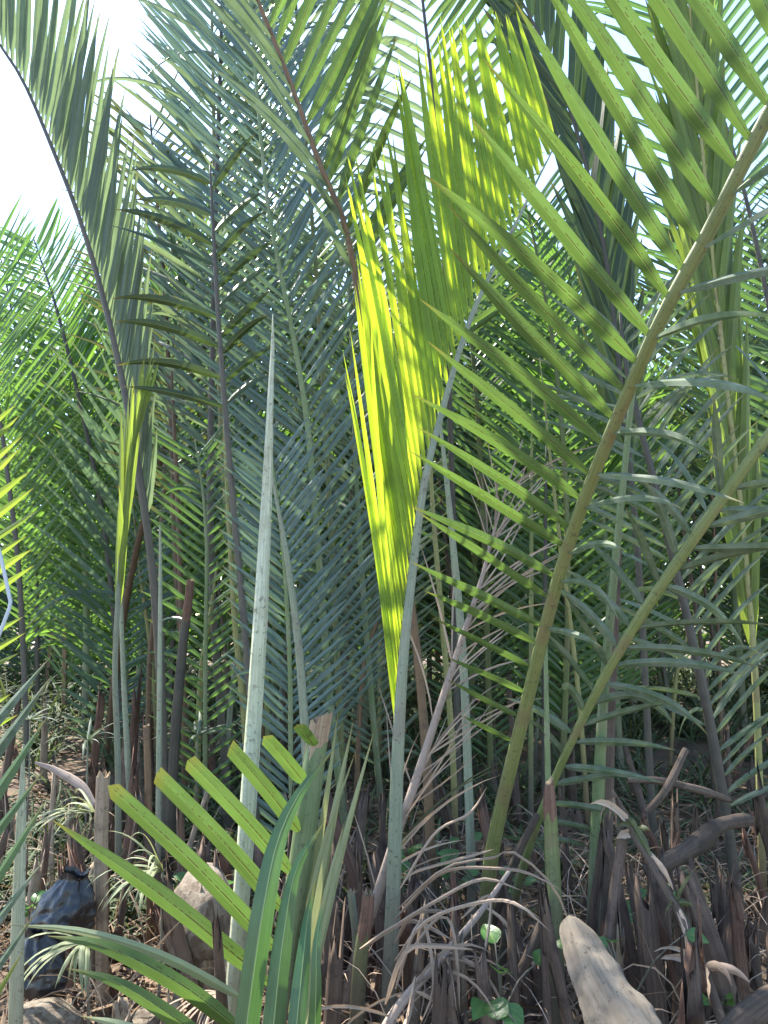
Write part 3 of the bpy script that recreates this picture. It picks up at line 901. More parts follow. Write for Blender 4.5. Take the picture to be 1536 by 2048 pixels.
# ------------------------------------------------------------------ cut stalks
def cut_stalk(name, label, pts, mat, cat='cut stalk', group='cut stalks', ragged=0.5, tipmat='pith', sides=14, parent=None, ground=True, n=26, browntip=0.0, slant=0.0, collar='stub_red'):
    """stalk chopped across: ragged rim, sunken pith in the top"""
    W = world_pts(pts)
    if ground:
        W = to_ground(W)
    C = spline(W, n)
    T, Nn, S = frame_along(C[:, :3], cv((0.3, 0, 1)))
    e = parent or empty(name, tuple(C[0, :3]))
    V, Fc, UV = tube_data(C[:, :3], C[:, 3], cv((0.3, 0, 1)), sides=sides, cap_tip=False)
    V = np.array(V)
    st = sides + 1
    rim = len(V) - st
    r = C[-1, 3]
    for k in range(sides):
        dz = random.uniform(-.6, .5) * ragged * r + slant * r * math.cos(2 * math.pi * k / sides)
        V[rim + k] += T[-1] * dz
    V[rim + sides] = V[rim]
    stalk_o = mk('stem' if not parent else 'rachis', V, Fc, M[mat], e, UV)
    # pith cup
    pv, pf, pu = [], [], []
    ctr = C[-1, :3]
    for ring, (rr, dp) in enumerate(((0.985, 0.0), (0.72, -0.15), (0.4, -0.7), (0.0, -0.9))):
        for k in range(st):
            base = V[rim + k]
            q = ctr + (base - ctr) * rr + T[-1] * (dp * r + (random.uniform(-.15, .15) * r if 0 < ring < 3 and k < sides else 0))
            pv.append(q)
            pu.append((k / sides, rr * 0.3))
    for j in range(3):
        for k in range(sides):
            pf.append((j * st + k, j * st + k + 1, (j + 1) * st + k + 1, (j + 1) * st + k))
    mk('pith', pv, pf, M[tipmat], stalk_o, pu)
    if browntip:
        # dried collar under the cut
        i0 = int(len(C) * (1 - browntip))
        c2 = C[i0:, :3]
        V2, F2, U2 = tube_data(c2, C[i0:, 3] * 1.03, cv((0.3, 0, 1)), sides=sides, cap_tip=False)
        V2 = np.array(V2)
        for k in range(sides):
            V2[k] += T[i0] * random.uniform(-1.5, 1.5) * r
            V2[len(V2) - st + k] = V[rim + k] + (V[rim + k] - ctr) * 0.03
        V2[sides] = V2[0]
        V2[len(V2) - 1] = V2[len(V2) - st]
        mk('dried_collar', V2, F2, M[collar], stalk_o, U2)
    if not parent:
        tag(e, label, cat, group)
    return e


# the big chopped frond with squared-off leaflets
W0 = world_pts([(548, 2060, 2.45, 46)])
stub = empty('cut_frond', tuple(W0[0, :3]))
tag(stub, 'thick chopped-off frond with squared green leaflets and hollow top', 'cut frond')
cut_stalk('cut_frond', None, [(545, 2075, 2.45, 46), (572, 1900, 2.48, 47), (598, 1750, 2.5, 47), (618, 1600, 2.52, 45), (632, 1500, 2.54, 42), (643, 1435, 2.55, 40)], 'r_green', parent=stub, ragged=0.7, browntip=0.1, slant=0.5, collar='pith')
for ax, ay, bx, by, cut, wpx in ((627, 1492, 597, 1452, 1, 30), (609, 1568, 530, 1475, 1, 32), (597, 1663, 460, 1496, 1, 34), (580, 1745, 382, 1528, 1, 36), (563, 1820, 314, 1550, 1, 37), (550, 1900, 224, 1578, 1, 37), (538, 1968, 105, 1640, 0, 36)):
    mx, my = (ax + bx) / 2 + 0.012 * (ax - bx), (ay + by) / 2 - 0.02 * (ax - bx)
    blade(stub, [(ax, ay, 2.46), (mx, my, 2.4), (bx, by, 2.36)], wpx, 'fresh' if False else 'olive', face=(-0.25, 0.15, 1), cut=bool(cut), nseg=12, fold=0.18)
for pts, wpx, mt in (([(490, 2000, 2.4), (330, 1915, 2.3), (160, 1862, 2.25), (15, 1850, 2.2)], 17, 'pale'), ([(480, 2060, 2.35), (360, 1970, 2.25), (210, 1893, 2.2), (95, 1872, 2.2)], 30, 'olive'),
                     ([(470, 2140, 2.3), (380, 2060, 2.2), (240, 1968, 2.15), (135, 1937, 2.15)], 27, 'olive'), ([(440, 2160, 2.2), (330, 2090, 2.15), (240, 2050, 2.1), (160, 2032, 2.1)], 22, 'pale')):
    blade(stub, pts, wpx, mt, face=(-0.1, 0.6, 1))
for pts, wpx in (([(560, 2080, 2.5), (610, 1850, 2.55), (650, 1620, 2.6), (676, 1425, 2.65)], 20), ([(575, 2080, 2.5), (620, 1900, 2.5), (665, 1650, 2.55), (707, 1440, 2.6)], 24), ([(600, 2080, 2.5), (640, 1900, 2.5), (690, 1680, 2.55), (748, 1462, 2.6)], 20),
                 ([(610, 2080, 2.45), (628, 1920, 2.45), (655, 1780, 2.45), (690, 1640, 2.5)], 18), ([(585, 2080, 2.45), (600, 1950, 2.45), (640, 1720, 2.45), (712, 1500, 2.5)], 16)):
    blade(stub, pts, wpx, 'pale', face=(0.9, 0.1, 0.8))

# four dark glossy blades in front
low = empty('palm_frond', tuple(at(540, 2250, 2.05)))
tag(low, 'low frond of four dark glossy blades rising in front of the chopped frond', 'palm frond', 'palm fronds of the thicket')
for pts, wpx in (([(478, 2190, 2.05), (500, 2000, 2.1), (528, 1810, 2.15), (556, 1680, 2.2), (600, 1585, 2.25), (668, 1497, 2.3)], 44), ([(535, 2190, 2.05), (548, 2040, 2.1), (566, 1880, 2.15), (592, 1740, 2.2), (648, 1645, 2.25)], 38),
                 ([(582, 2190, 2.05), (594, 2040, 2.1), (606, 1920, 2.15), (616, 1830, 2.2), (630, 1760, 2.22)], 32), ([(620, 2190, 2.05), (628, 2080, 2.1), (632, 1980, 2.12), (634, 1880, 2.15), (650, 1790, 2.2)], 22)):
    blade(low, pts, wpx, 'deep', face=(0.15, 0.3, 1), fold=0.35, nseg=16, taper=0.4)
V, Fc, UV = tube_data(spline(np.array([at(545, 2420, 2.0), at(545, 2300, 2.0), at(600, 2160, 2.05)]), 10), np.linspace(.02, .012, 10), cv((0, 0, 1)))
mk('rachis', V, Fc, M['r_green'], low, UV)

# blades entering from the left edge
lf = empty('palm_frond', tuple(at(-420, 2100, 2.3)))
tag(lf, 'frond reaching in from the lower left edge, stiff grey-green blades', 'palm frond', 'palm fronds of the thicket')
for pts, wpx, mt in (([(-220, 1660, 2.3), (-60, 1500, 2.3), (100, 1315, 2.35)], 30, 'dusty'), ([(-230, 1780, 2.3), (-80, 1600, 2.3), (103, 1352, 2.35)], 34, 'dusty'), ([(-240, 1880, 2.3), (-80, 1690, 2.3), (96, 1432, 2.35)], 34, 'green'), ([(-250, 1960, 2.3), (-90, 1770, 2.3), (88, 1540, 2.35)], 30, 'green'),
                     ([(-250, 2060, 2.3), (-90, 1880, 2.25), (98, 1592, 2.3)], 28, 'green'), ([(-250, 2140, 2.25), (-90, 1950, 2.2), (88, 1720, 2.25)], 26, 'dusty'), ([(-250, 2230, 2.2), (-90, 2050, 2.15), (75, 1820, 2.2)], 26, 'dusty'), ([(-250, 2300, 2.2), (-110, 2150, 2.15), (48, 1900, 2.2)], 24, 'yellow')):
    blade(lf, pts, wpx, mt, face=(-0.3, 0.4, 1), fold=0.35)
V, Fc, UV = tube_data(spline(np.array([at(-420, 2400, 2.2), at(-330, 2100, 2.25), at(-240, 1800, 2.3), at(-210, 1600, 2.3)]), 14), np.linspace(.02, .01, 14), cv((0, 0, 1)))
mk('rachis', V, Fc, M['r_green'], lf, UV)

cut_stalk('cut_stalk', 'olive cut stalk with a red-brown tip standing before the pale log', [(1115, 2090, 2.7, 34), (1109, 1850, 2.75, 32), (1103, 1680, 2.8, 28), (1099, 1600, 2.8, 24), (1098, 1563, 2.8, 17)], 'r_olive', browntip=0.12, ragged=0.9, slant=0.8)
cut_stalk('cut_stalk', 'short olive cut stalk with frayed top beside the young frond base', [(712, 2080, 2.75, 30), (720, 1930, 2.75, 28), (733, 1835, 2.75, 25), (737, 1785, 2.75, 23)], 'r_olive', browntip=0.2, ragged=1.3)
cut_stalk('cut_stalk', 'small pale green cut stalk with split top near the frayed olive one', [(715, 1960, 2.85, 15), (712, 1870, 2.85, 16), (705, 1810, 2.85, 16), (702, 1782, 2.85, 15)], 'r_greygreen', ragged=1.4)
cut_stalk('cut_stalk', 'dark green cut stalk with a brown tip at mid height on the left', [(340, 1640, 4.2, 22), (352, 1450, 4.2, 20), (365, 1300, 4.2, 18), (376, 1210, 4.2, 16), (381, 1160, 4.2, 14)], 'r_dark', browntip=0.13, ragged=0.8)
cut_stalk('cut_stalk', 'dry grey-brown cut stalk with a curled pale cap, left of the chopped leaflets', [(205, 1990, 3.1, 24), (203, 1800, 3.1, 24), (203, 1650, 3.1, 25), (207, 1545, 3.1, 26)], 'stub_pale', ragged=1.1)
cut_stalk('cut_stalk', 'brown cut stalk beside the dry grey one, its top burnt dark', [(300, 1800, 3.6, 13), (297, 1600, 3.6, 13), (293, 1450, 3.6, 12)], 'r_brown', ragged=1.2)


# ------------------------------------------------------------------ husk stubs in the mud
def stub_mesh(seed, H, r0, r1, rag, open_side=0.0, sides=12, rows=9):
    """dead leaf base: fluted, split, ragged rim, hollow inside"""
    rs = random.Random(seed)
    st = sides + 1
    bx, by = rs.uniform(-.16, .16), rs.uniform(-.16, .16)
    rim = [rs.uniform(-rag, rag * 0.6) + (rag * 1.3 if rs.random() < 0.2 else 0) for _ in range(sides)]
    rim.append(rim[0])
    flu = [1 + rs.uniform(-.14, .14) for _ in range(sides)]
    flu.append(flu[0])
    V, Fc, UV = [], [], []
    for i in range(rows):
        s = i / (rows - 1)
        r = r0 + (r1 - r0) * s ** 0.7
        for k in range(st):
            a = 2 * math.pi * k / sides
            z = H * s + (rim[k] * H if i == rows - 1 else rim[k] * H * 0.4 * s * s)
            q = 0.62 + 0.38 * abs(math.cos(a))
            V.append((bx * H * s * s + math.cos(a) * r * flu[k], by * H * s * s + math.sin(a) * r * flu[k] * 0.72, z))
            UV.append((k / sides, z))
    for i in range(rows - 1):
        for k in range(sides):
            Fc.append((i * st + k, i * st + k + 1, (i + 1) * st + k + 1, (i + 1) * st + k))
    o = len(V)
    top = (rows - 1) * st
    cx, cy = bx * H, by * H
    for rr, dp in ((0.75, -0.03), (0.45, -0.10), (0.0, -0.12)):
        for k in range(st):
            x, y, z = V[top + k]
            V.append((cx + (x - cx) * rr, cy + (y - cy) * rr, (z if rr > .7 else H) + dp * min(1, H * 2)))
            UV.append((k / sides, rr))
    rings = [top, o, o + st, o + 2 * st]
    for j in range(3):
        for k in range(sides):
            Fc.append((rings[j] + k, rings[j] + k + 1, rings[j + 1] + k + 1, rings[j + 1] + k))
    return V, Fc, UV


STUBS = {}
for mt in ('stub', 'stub_red', 'stub_pale'):
    for q in range(5):
        V, Fc, UV = stub_mesh(q * 7 + len(mt), [0.45, 0.6, 0.8, 0.35, 0.55][q], [.06, .055, .05, .065, .045][q], [.032, .03, .024, .045, .028][q], [.1, .14, .1, .09, .16][q])
        me = bpy.data.meshes.new('husk_stub')
        me.from_pydata([tuple(v) for v in V], [], Fc)
        lv = np.empty(len(me.loops), np.int32)
        me.loops.foreach_get('vertex_index', lv)
        me.uv_layers.new(name='UVMap').data.foreach_set('uv', np.asarray(UV, np.float32)[lv].ravel())
        me.polygons.foreach_set('use_smooth', [True] * len(me.polygons))
        me.materials.append(M[mt])
        STUBS[mt, q] = me


def put_stub(x, y, mt, q, label, scale=1.0, lean=(0, 0), rz=0.0, sz=1.0, group='dead husk stubs'):
    o = bpy.data.objects.new('husk_stub', STUBS[mt, q])
    COL.objects.link(o)
    o.location = (x, y, gz(x, y) - 0.06)
    o.rotation_euler = (lean[0], lean[1], rz)
    o.scale = (scale, scale, scale * sz)
    return tag(o, label, 'husk stub', group)


def ground_at(px, py):
    """where the ray of a pixel meets the ground"""
    for d in np.arange(1.8, 12, 0.03):
        p = at(px, py, d)
        if p[2] <= gz(p[0], p[1]):
            return p[0], p[1]
    return p[0], p[1]


def stub_px(px, ptop, d, mt, q, label, wpx, lean=(0, 0)):
    """stub whose top shows at (px, ptop) when it stands d metres away"""
    p = at(px, ptop, d)
    h = p[2] - gz(p[0], p[1]) + 0.06
    H = [0.45, 0.6, 0.8, 0.35, 0.55][q]
    r1 = [.032, .03, .024, .045, .028][q]
    s = pxm(d, wpx) * 0.5 / r1
    return put_stub(p[0] - h * math.tan(lean[1]), p[1], mt, q, label, s, lean, random.uniform(-.6, .6), h / (H * s))


for a in ((276, 1385, 5.2, 'stub_red', 1, 'tall red-brown husk stub at the edge of the leafy undergrowth', 15, (0, .03)),
          (300, 1430, 5.0, 'stub_red', 4, 'red-brown husk stub with a split point behind the grey stalks', 14, (0, -.05)),
          (255, 1500, 4.6, 'stub', 1, 'blackish husk stub beside the base of the folded yellow frond', 20, (0, .02)),
          (185, 1400, 5.0, 'stub_red', 2, 'narrow husk stub with an orange-brown frayed tip in the left undergrowth', 10, (0, -.03)),
          (452, 1738, 3.1, 'stub', 0, 'grey-brown husk stub with notched top behind the boulder', 30, (0, -.06)),
          (428, 1800, 2.95, 'stub_pale', 1, 'tan husk stub with eroded side in front of the boulder', 32, (0, .03)),
          (372, 1790, 2.9, 'stub', 4, 'weathered grey husk leaning across the boulder face', 24, (0, -.16)),
          (250, 2005, 2.75, 'stub_pale', 3, 'squat pale-topped husk stub in the sunlit mud', 34, (0, .02)),
          (350, 1985, 2.7, 'stub_pale', 0, 'short broken brown husk stub at the lower centre-left mud', 26, (0, -.05)),
          (145, 1690, 3.2, 'stub_red', 0, 'leaning red-brown husk stub just above the plastic bag', 22, (0, -.3)),
          (105, 1720, 3.2, 'stub_red', 4, 'thin brown husk stub behind the plastic bag', 13, (0, -.2)),
          (1320, 1745, 2.9, 'stub', 1, 'thick purple-brown husk stub standing beside the fallen dead stalk', 34, (0, .02)),
          (1290, 1800, 2.7, 'stub', 3, 'wide dark husk stub just behind the pale log', 40, (0, -.04)),
          (1445, 1745, 2.6, 'stub', 2, 'tall dark husk stub with torn pale scraps near the right edge', 36, (0, -.05)),
          (1365, 1780, 2.8, 'stub', 0, 'dark husk stub with a pointed sliver left of the torn one', 30, (0, .05)),
          (1335, 1880, 2.45, 'stub_red', 1, 'smooth brown husk stub low at the right, tilted towards the log', 34, (0, -.1)),
          (1400, 1950, 2.3, 'stub', 4, 'split dark husk stub at the bottom right', 34, (0, .03)),
          (1225, 1860, 2.8, 'stub_pale', 4, 'thin grey splinter-topped husk stub touching the log', 16, (0, .0)),
          (925, 1850, 2.7, 'stub_pale', 1, 'long tan husk stub below the broken dead leaflets', 22, (0, .02)),
          (880, 1950, 2.5, 'stub', 3, 'short dark husk stub at the bottom beside the young frond base', 26, (0, .04)),
          (965, 1930, 2.6, 'stub', 1, 'brown husk stub between the tan husk and the olive cut stalk', 24, (0, -.08)),
          (1020, 1890, 2.7, 'stub', 2, 'slim blackish husk stub left of the olive cut stalk', 18, (0, .12)),
          (845, 1840, 2.9, 'stub_pale', 2, 'pale fibrous husk stub among the broken dead leaflets', 18, (0, .1)),
          (665, 1790, 3.0, 'stub', 1, 'dark husk stub behind the pale upright blades', 24, (0, 0)),
          (775, 1720, 3.3, 'stub', 2, 'dark husk stub behind the rib of the young frond', 22, (0, 0))):
    stub_px(*a)

# the crowd of further stubs; what zone each stands in is what its label says
zones = [((-2.6, -1.55), (3.5, 4.5), 22, 'dark husk stub in the shade at the far left below the undergrowth'),
         ((-1.6, -.85), (3.2, 4.3), 28, 'husk stub in the packed row behind the dry grey cut stalk'),
         ((-.9, -.15), (3.1, 4.2), 28, 'husk stub in the shade behind the chopped frond'),
         ((-.1, .7), (3.0, 4.2), 30, 'husk stub in the shade behind the dead fibrous frond'),
         ((.7, 1.5), (2.7, 4.0), 30, 'dark husk stub in the gloom behind the pale log'),
         ((1.2, 2.2), (2.8, 4.2), 22, 'dark husk stub in the gloom by the right edge'),
         ((-.75, 1.25), (2.5, 3.1), 26, 'low dark husk stub packed along the front of the mud bank'),
         ((-3.4, -.2), (4.4, 6.0), 34, 'small far husk stub under the fronds on the left'),
         ((0., 3.), (4.3, 6.0), 30, 'small far husk stub under the fronds on the right')]
for (x0, x1), (y0, y1), n, lab in zones:
    spots = sorted([(random.uniform(x0, x1), random.uniform(y0, y1)) for _ in range(n)], key=lambda q: q[0] / q[1])
    for i, (sx, sy) in enumerate(spots):
        put_stub(sx, sy, random.choice(['stub', 'stub', 'stub_red', 'stub_pale']) if x1 < 0 else random.choice(['stub', 'stub', 'stub', 'stub_red']), random.randrange(5), lab + ', ' + ORD[i] + ' from left',
                 random.uniform(.5, .85), (random.gauss(0, .1), random.gauss(0, .12)), random.uniform(0, 6.3), random.uniform(.7, 1.6), group=lab.replace('husk stub', 'husk stubs'))

# ------------------------------------------------------------------ dead fronds
dead = empty('dead_frond', tuple(at(735, 1840, 3.0)))
tag(dead, 'dead frond with a pinkish-grey rib and hair-thin dry leaflet ribs', 'dead frond', 'dead fronds')
Wd = world_pts([(700, 1960, 3.0, 22), (745, 1820, 3.0, 20), (790, 1680, 3.0, 18), (832, 1560, 3.02, 17), (900, 1350, 3.08, 13), (940, 1230, 3.1, 11), (968, 1140, 3.15, 8), (1000, 1020, 3.2, 5), (1045, 880, 3.25, 3)])
C = spline(to_ground(Wd), 40)
V, Fc, UV = tube_data(C[:, :3], C[:, 3], cv((0, 0, 1)), sides=10)
mk('rachis', V, Fc, M['r_dead'], dead, UV)
T, Nn, S = frame_along(C[:, :3], cv((0, 0.1, 1)))
for i in range(64):
    k = random.uniform(9, 36)
    j = int(k)
    p = C[j, :3] + (C[min(39, j + 1), :3] - C[j, :3]) * (k - j)
    sd_ = 1 if random.random() < 0.72 else -1
    a = R(random.uniform(12, 42))
    D = unit(T[j] * math.cos(a) + S[j] * sd_ * math.sin(a) + Nn[j] * random.gauss(0, 0.18))
    v, f, u = leaf_data(p, D, unit(np.cross(D, S[j]) + 0.01), random.uniform(.3, .75) * (1 - 0.35 * (j / 40)), random.uniform(.004, .009), droop=random.uniform(.05, .5), nseg=7, fold=0.4, bend=random.gauss(0, .3))
    mk('leaflet', v, f, M['dry'] if random.random() < .85 else M['brownish'], dead, u)

brk = empty('dead_frond', tuple(at(770, 2050, 2.6)))
tag(brk, 'collapsed dead frond, tan broken leaflets spilling over the lower centre', 'dead frond', 'dead fronds')
C = spline(world_pts([(735, 2120, 2.55, 20), (800, 2010, 2.6, 18), (880, 1920, 2.7, 15), (960, 1825, 2.8, 11), (1020, 1740, 2.9, 7)]), 24)
V, Fc, UV = tube_data(C[:, :3], C[:, 3], cv((0, 0.4, 1)), sides=10, flat=0.6)
mk('rachis', V, Fc, M['r_dead'], brk, UV)
for pts, wpx in (([(800, 1810, 2.7), (880, 1725, 2.65), (965, 1688, 2.6), (1060, 1710, 2.55), (1140, 1780, 2.5), (1195, 1930, 2.5)], 9), ([(790, 1850, 2.7), (880, 1760, 2.65), (980, 1725, 2.6), (1060, 1738, 2.55), (1120, 1770, 2.55)], 11),
                 ([(780, 1890, 2.7), (860, 1800, 2.65), (960, 1762, 2.6), (1075, 1772, 2.55)], 12), ([(785, 1930, 2.65), (860, 1830, 2.6), (950, 1800, 2.55), (1020, 1822, 2.5), (1095, 1870, 2.5)], 12),
                 ([(790, 1790, 2.7), (850, 1700, 2.7), (930, 1640, 2.7), (985, 1590, 2.75)], 9), ([(795, 1760, 2.75), (830, 1730, 2.7), (900, 1712, 2.7), (990, 1705, 2.7)], 10),
                 ([(790, 1960, 2.6), (815, 1880, 2.6), (850, 1840, 2.6), (860, 1980, 2.55), (850, 2060, 2.5)], 12), ([(840, 1900, 2.6), (870, 1830, 2.6), (900, 1870, 2.55), (905, 2000, 2.5)], 10),
                 ([(930, 1850, 2.7), (960, 1800, 2.7), (975, 1880, 2.65), (968, 1960, 2.6)], 10), ([(790, 2000, 2.5), (830, 1930, 2.5), (880, 1900, 2.5), (930, 1890, 2.5)], 16),
                 ([(770, 1900, 2.7), (800, 1860, 2.65), (850, 1845, 2.6), (910, 1850, 2.6)], 14), ([(775, 1860, 2.7), (830, 1815, 2.7), (900, 1800, 2.7)], 13), ([(820, 1960, 2.5), (800, 2030, 2.45), (780, 2090, 2.4)], 16)):
    pts = [(a + random.gauss(0, 14), b + random.gauss(0, 14), d + random.gauss(0, .03)) for a, b, d in pts]
    blade(brk, pts, wpx * .55, 'dry', face=(0.1, 0.7, 1), nseg=14, fold=0.5, taper=0.75)
for i in range(14):
    k = random.randrange(3, 20)
    D = unit(cv((random.gauss(0, .6), random.uniform(-.2, .7), random.uniform(.1, .9))))
    v, f, u = leaf_data(C[k, :3], D, unit(np.cross(D, (0.3, 0.1, 0.9))), random.uniform(.2, .45), random.uniform(.004, .012), droop=random.uniform(.8, 2.2), nseg=9, fold=0.4, wave=0.1, jitter=0) if False else leaf_data(C[k, :3], D, unit(np.cross(D, (0.3, 0.1, 0.9))), random.uniform(.2, .45), random.uniform(.004, .012), droop=random.uniform(.8, 2.2), nseg=9, fold=0.4, wave=0.1)
    mk('leaflet', v, f, M['dry'], brk, u)

fal = empty('dead_frond', tuple(at(1440, 2040, 2.4)))
tag(fal, 'fallen dead stalk with a shrivelled leafy head slanting down to the right', 'dead frond', 'dead fronds')
C = spline(world_pts([(1455, 2080, 2.35, 20), (1405, 1930, 2.5, 18), (1360, 1830, 2.6, 16), (1310, 1740, 2.7, 15), (1270, 1670, 2.8, 17), (1245, 1620, 2.85, 12), (1225, 1580, 2.9, 5)]), 26)
V, Fc, UV = tube_data(C[:, :3], C[:, 3], cv((0, 0, 1)), sides=10, wob=0.06)
mk('rachis', V, Fc, M['bark'], fal, UV)
for i in range(22):
    k = random.choice([18, 19, 20, 21, 22, 23, 24, 24, 12, 6])
    D = unit(cv((random.gauss(0, .7), random.gauss(.1, .6), random.uniform(-.2, .9))))
    v, f, u = leaf_data(C[k, :3], D, unit(np.cross(D, (0.3, 0.1, 0.9))), random.uniform(.06, .2), random.uniform(.012, .03), droop=random.uniform(.5, 2.5), nseg=7, fold=0.5, wave=0.15)
    mk('leaflet', v, f, M['dry'] if random.random() < .7 else M['brownish'], fal, u)


# ------------------------------------------------------------------ log, boulders, branches, bag
def noisy_tube(name, label, cat, pts, mat, amp=0.12, fr=7.0, sides=20, n=30, flat=0.75, group=None, square=0.0):
    W = world_pts(pts)
    C = spline(W, n)
    C[:, 3] = np.maximum(C[:, 3], 0.002)
    V, Fc, UV = tube_data(C[:, :3], C[:, 3], cv((0.2, 0.3, 1)), sides=sides, flat=flat)
    V = np.array(V)
    cen = np.repeat(C[:, :3], sides + 1, axis=0)
    for i in range(len(cen)):
        d = V[i] - cen[i]
        q = Vector(V[i]) * fr
        if square:
            k = 2 * math.pi * (i % (sides + 1)) / sides + 0.6
            d = d * (1 + square * (1 / max(abs(math.cos(k)), abs(math.sin(k))) - 1.12))
        V[i] = cen[i] + d * (1 + amp * (mnoise.noise(q) * 1.6 + 0.5 * mnoise.noise(q * 3.1)))
    o = mk(name, V, Fc, M[mat], None, UV, origin=C[0, :3])
    return tag(o, label, cat, group)


noisy_tube('driftwood_log', 'pale weathered log with a rounded end poking up from the bottom edge', 'log',
           [(1330, 2190, 2.0, 135), (1243, 2048, 2.12, 112), (1192, 1955, 2.2, 88), (1166, 1900, 2.25, 70), (1151, 1864, 2.28, 52), (1143, 1845, 2.3, 36), (1139, 1835, 2.31, 20), (1138, 1831, 2.31, 5)], 'drift', amp=0.11, fr=14, n=60, flat=0.75, sides=40, square=0.55)
noisy_tube('driftwood_log', 'hairy brown log end crossing the bottom right corner', 'log', [(1400, 2110, 2.1, 44), (1470, 2055, 2.15, 46), (1540, 2000, 2.2, 48), (1640, 1930, 2.3, 50)], 'bark', amp=0.16, fr=14)
noisy_tube('branch', 'thick dead branch lying across the shadowed bank behind the log', 'branch', [(1290, 1745, 3.1, 24), (1330, 1728, 3.1, 30), (1390, 1690, 3.15, 34), (1440, 1650, 3.2, 30), (1500, 1640, 3.3, 22)], 'bark', amp=0.2, group='dead branches')
noisy_tube('branch', 'short broken branch sloping up towards the right in the dark gap', 'branch', [(1295, 1625, 3.4, 14), (1335, 1575, 3.4, 15), (1372, 1500, 3.5, 15)], 'bark', amp=0.15, group='dead branches')
noisy_tube('branch', 'level dead branch with a pale broken end in the dark gap', 'branch', [(1255, 1560, 3.5, 11), (1320, 1562, 3.5, 14), (1400, 1580, 3.5, 14), (1460, 1600, 3.6, 10)], 'bark', amp=0.15, group='dead branches')
noisy_tube('branch', 'dead branch leaning behind the dusty frond base, pale at its upper end', 'branch', [(960, 1930, 3.1, 20), (1000, 1800, 3.1, 18), (1040, 1700, 3.1, 17), (1075, 1630, 3.15, 12)], 'bark', amp=0.12, group='dead branches')
noisy_tube('branch', 'thin dark branch rising from the mud left of the olive cut stalk', 'branch', [(985, 2080, 2.7, 22), (1035, 1960, 2.75, 22), (1075, 1870, 2.8, 20), (1105, 1790, 2.85, 14)], 'bark', amp=0.14, group='dead branches')
noisy_tube('branch', 'pale curved dead sheath lying over the stubs on the left', 'branch', [(70, 1525, 3.6, 5), (110, 1540, 3.6, 12), (160, 1570, 3.55, 16), (190, 1610, 3.5, 9)], 'r_dead', amp=0.1, flat=0.4, group='dead branches')


def boulder(label, px, py, d, wpx, hpx, seed, deep=0.8, rot=0.0):
    import bmesh
    rs = random.Random(seed)
    bm = bmesh.new()
    bmesh.ops.create_icosphere(bm, subdivisions=4, radius=1.0)
    planes = []
    for _ in range(11):
        v = Vector((rs.gauss(0, 1), rs.gauss(0, 1), rs.gauss(0.1, .9))).normalized()
        planes.append((v, rs.uniform(.62, .9)))
    for v in bm.verts:
        for nrm, dd in planes:
            k = v.co.dot(nrm)
            if k > dd:
                v.co -= nrm * (k - dd) * 0.95
        q = v.co * 3 + Vector((seed, 0, 0))
        v.co *= 1 + 0.05 * mnoise.noise(q) + 0.025 * mnoise.noise(q * 4)
    me = bpy.data.meshes.new('boulder')
    bm.to_mesh(me)
    bm.free()
    me.polygons.foreach_set('use_smooth', [True] * len(me.polygons))
    me.materials.append(M['rock'])
    o = bpy.data.objects.new('boulder', me)
    COL.objects.link(o)
    p = at(px, py, d)
    o.location = p
    o.scale = (pxm(d, wpx) * .58, pxm(d, wpx) * .58 * deep, pxm(d, hpx) * .6)
    o.rotation_euler = (0, R(rot), rs.uniform(0, 6))
    return tag(o, label, 'boulder', 'boulders in the mud')


boulder('pale tan boulder with a flat sunlit face behind the chopped leaflets', 395, 1835, 3.05, 150, 165, 3, rot=-12)
boulder('small flat pale boulder beside the foot of the white spear', 478, 1925, 2.85, 70, 60, 5)
boulder('low dusty boulder half sunk in the mud below the chopped frond', 300, 2050, 2.75, 110, 50, 9)
boulder('rounded mud-stained stone at the bottom left corner', 90, 2040, 2.6, 120, 50, 12)


def plastic_mat():
    m, t, N, L = newmat('black_plastic')
    obj = N('ShaderNodeTexCoord').outputs['Object']
    a = noise_tex(t, obj, 16, 5, 0.6)
    col = mixc(t, ramp01(t, a, 0.45, 0.75), (0.012, 0.013, 0.017), (0.05, 0.05, 0.055))
    p = N('ShaderNodeBsdfPrincipled')
    L(col, p.inputs['Base Color'])
    p.inputs['Roughness'].default_value = 0.32
    p.inputs['Specular IOR Level'].default_value = 0.6
    b = N('ShaderNodeBump')
    b.inputs['Strength'].default_value = 0.5
    b.inputs['Distance'].default_value = 0.015
    L(a, b.inputs['Height'])
    L(b.outputs[0], p.inputs['Normal'])
    o = N('ShaderNodeOutputMaterial')
    L(p.outputs[0], o.inputs[0])
    return m


M['plastic'] = plastic_mat()


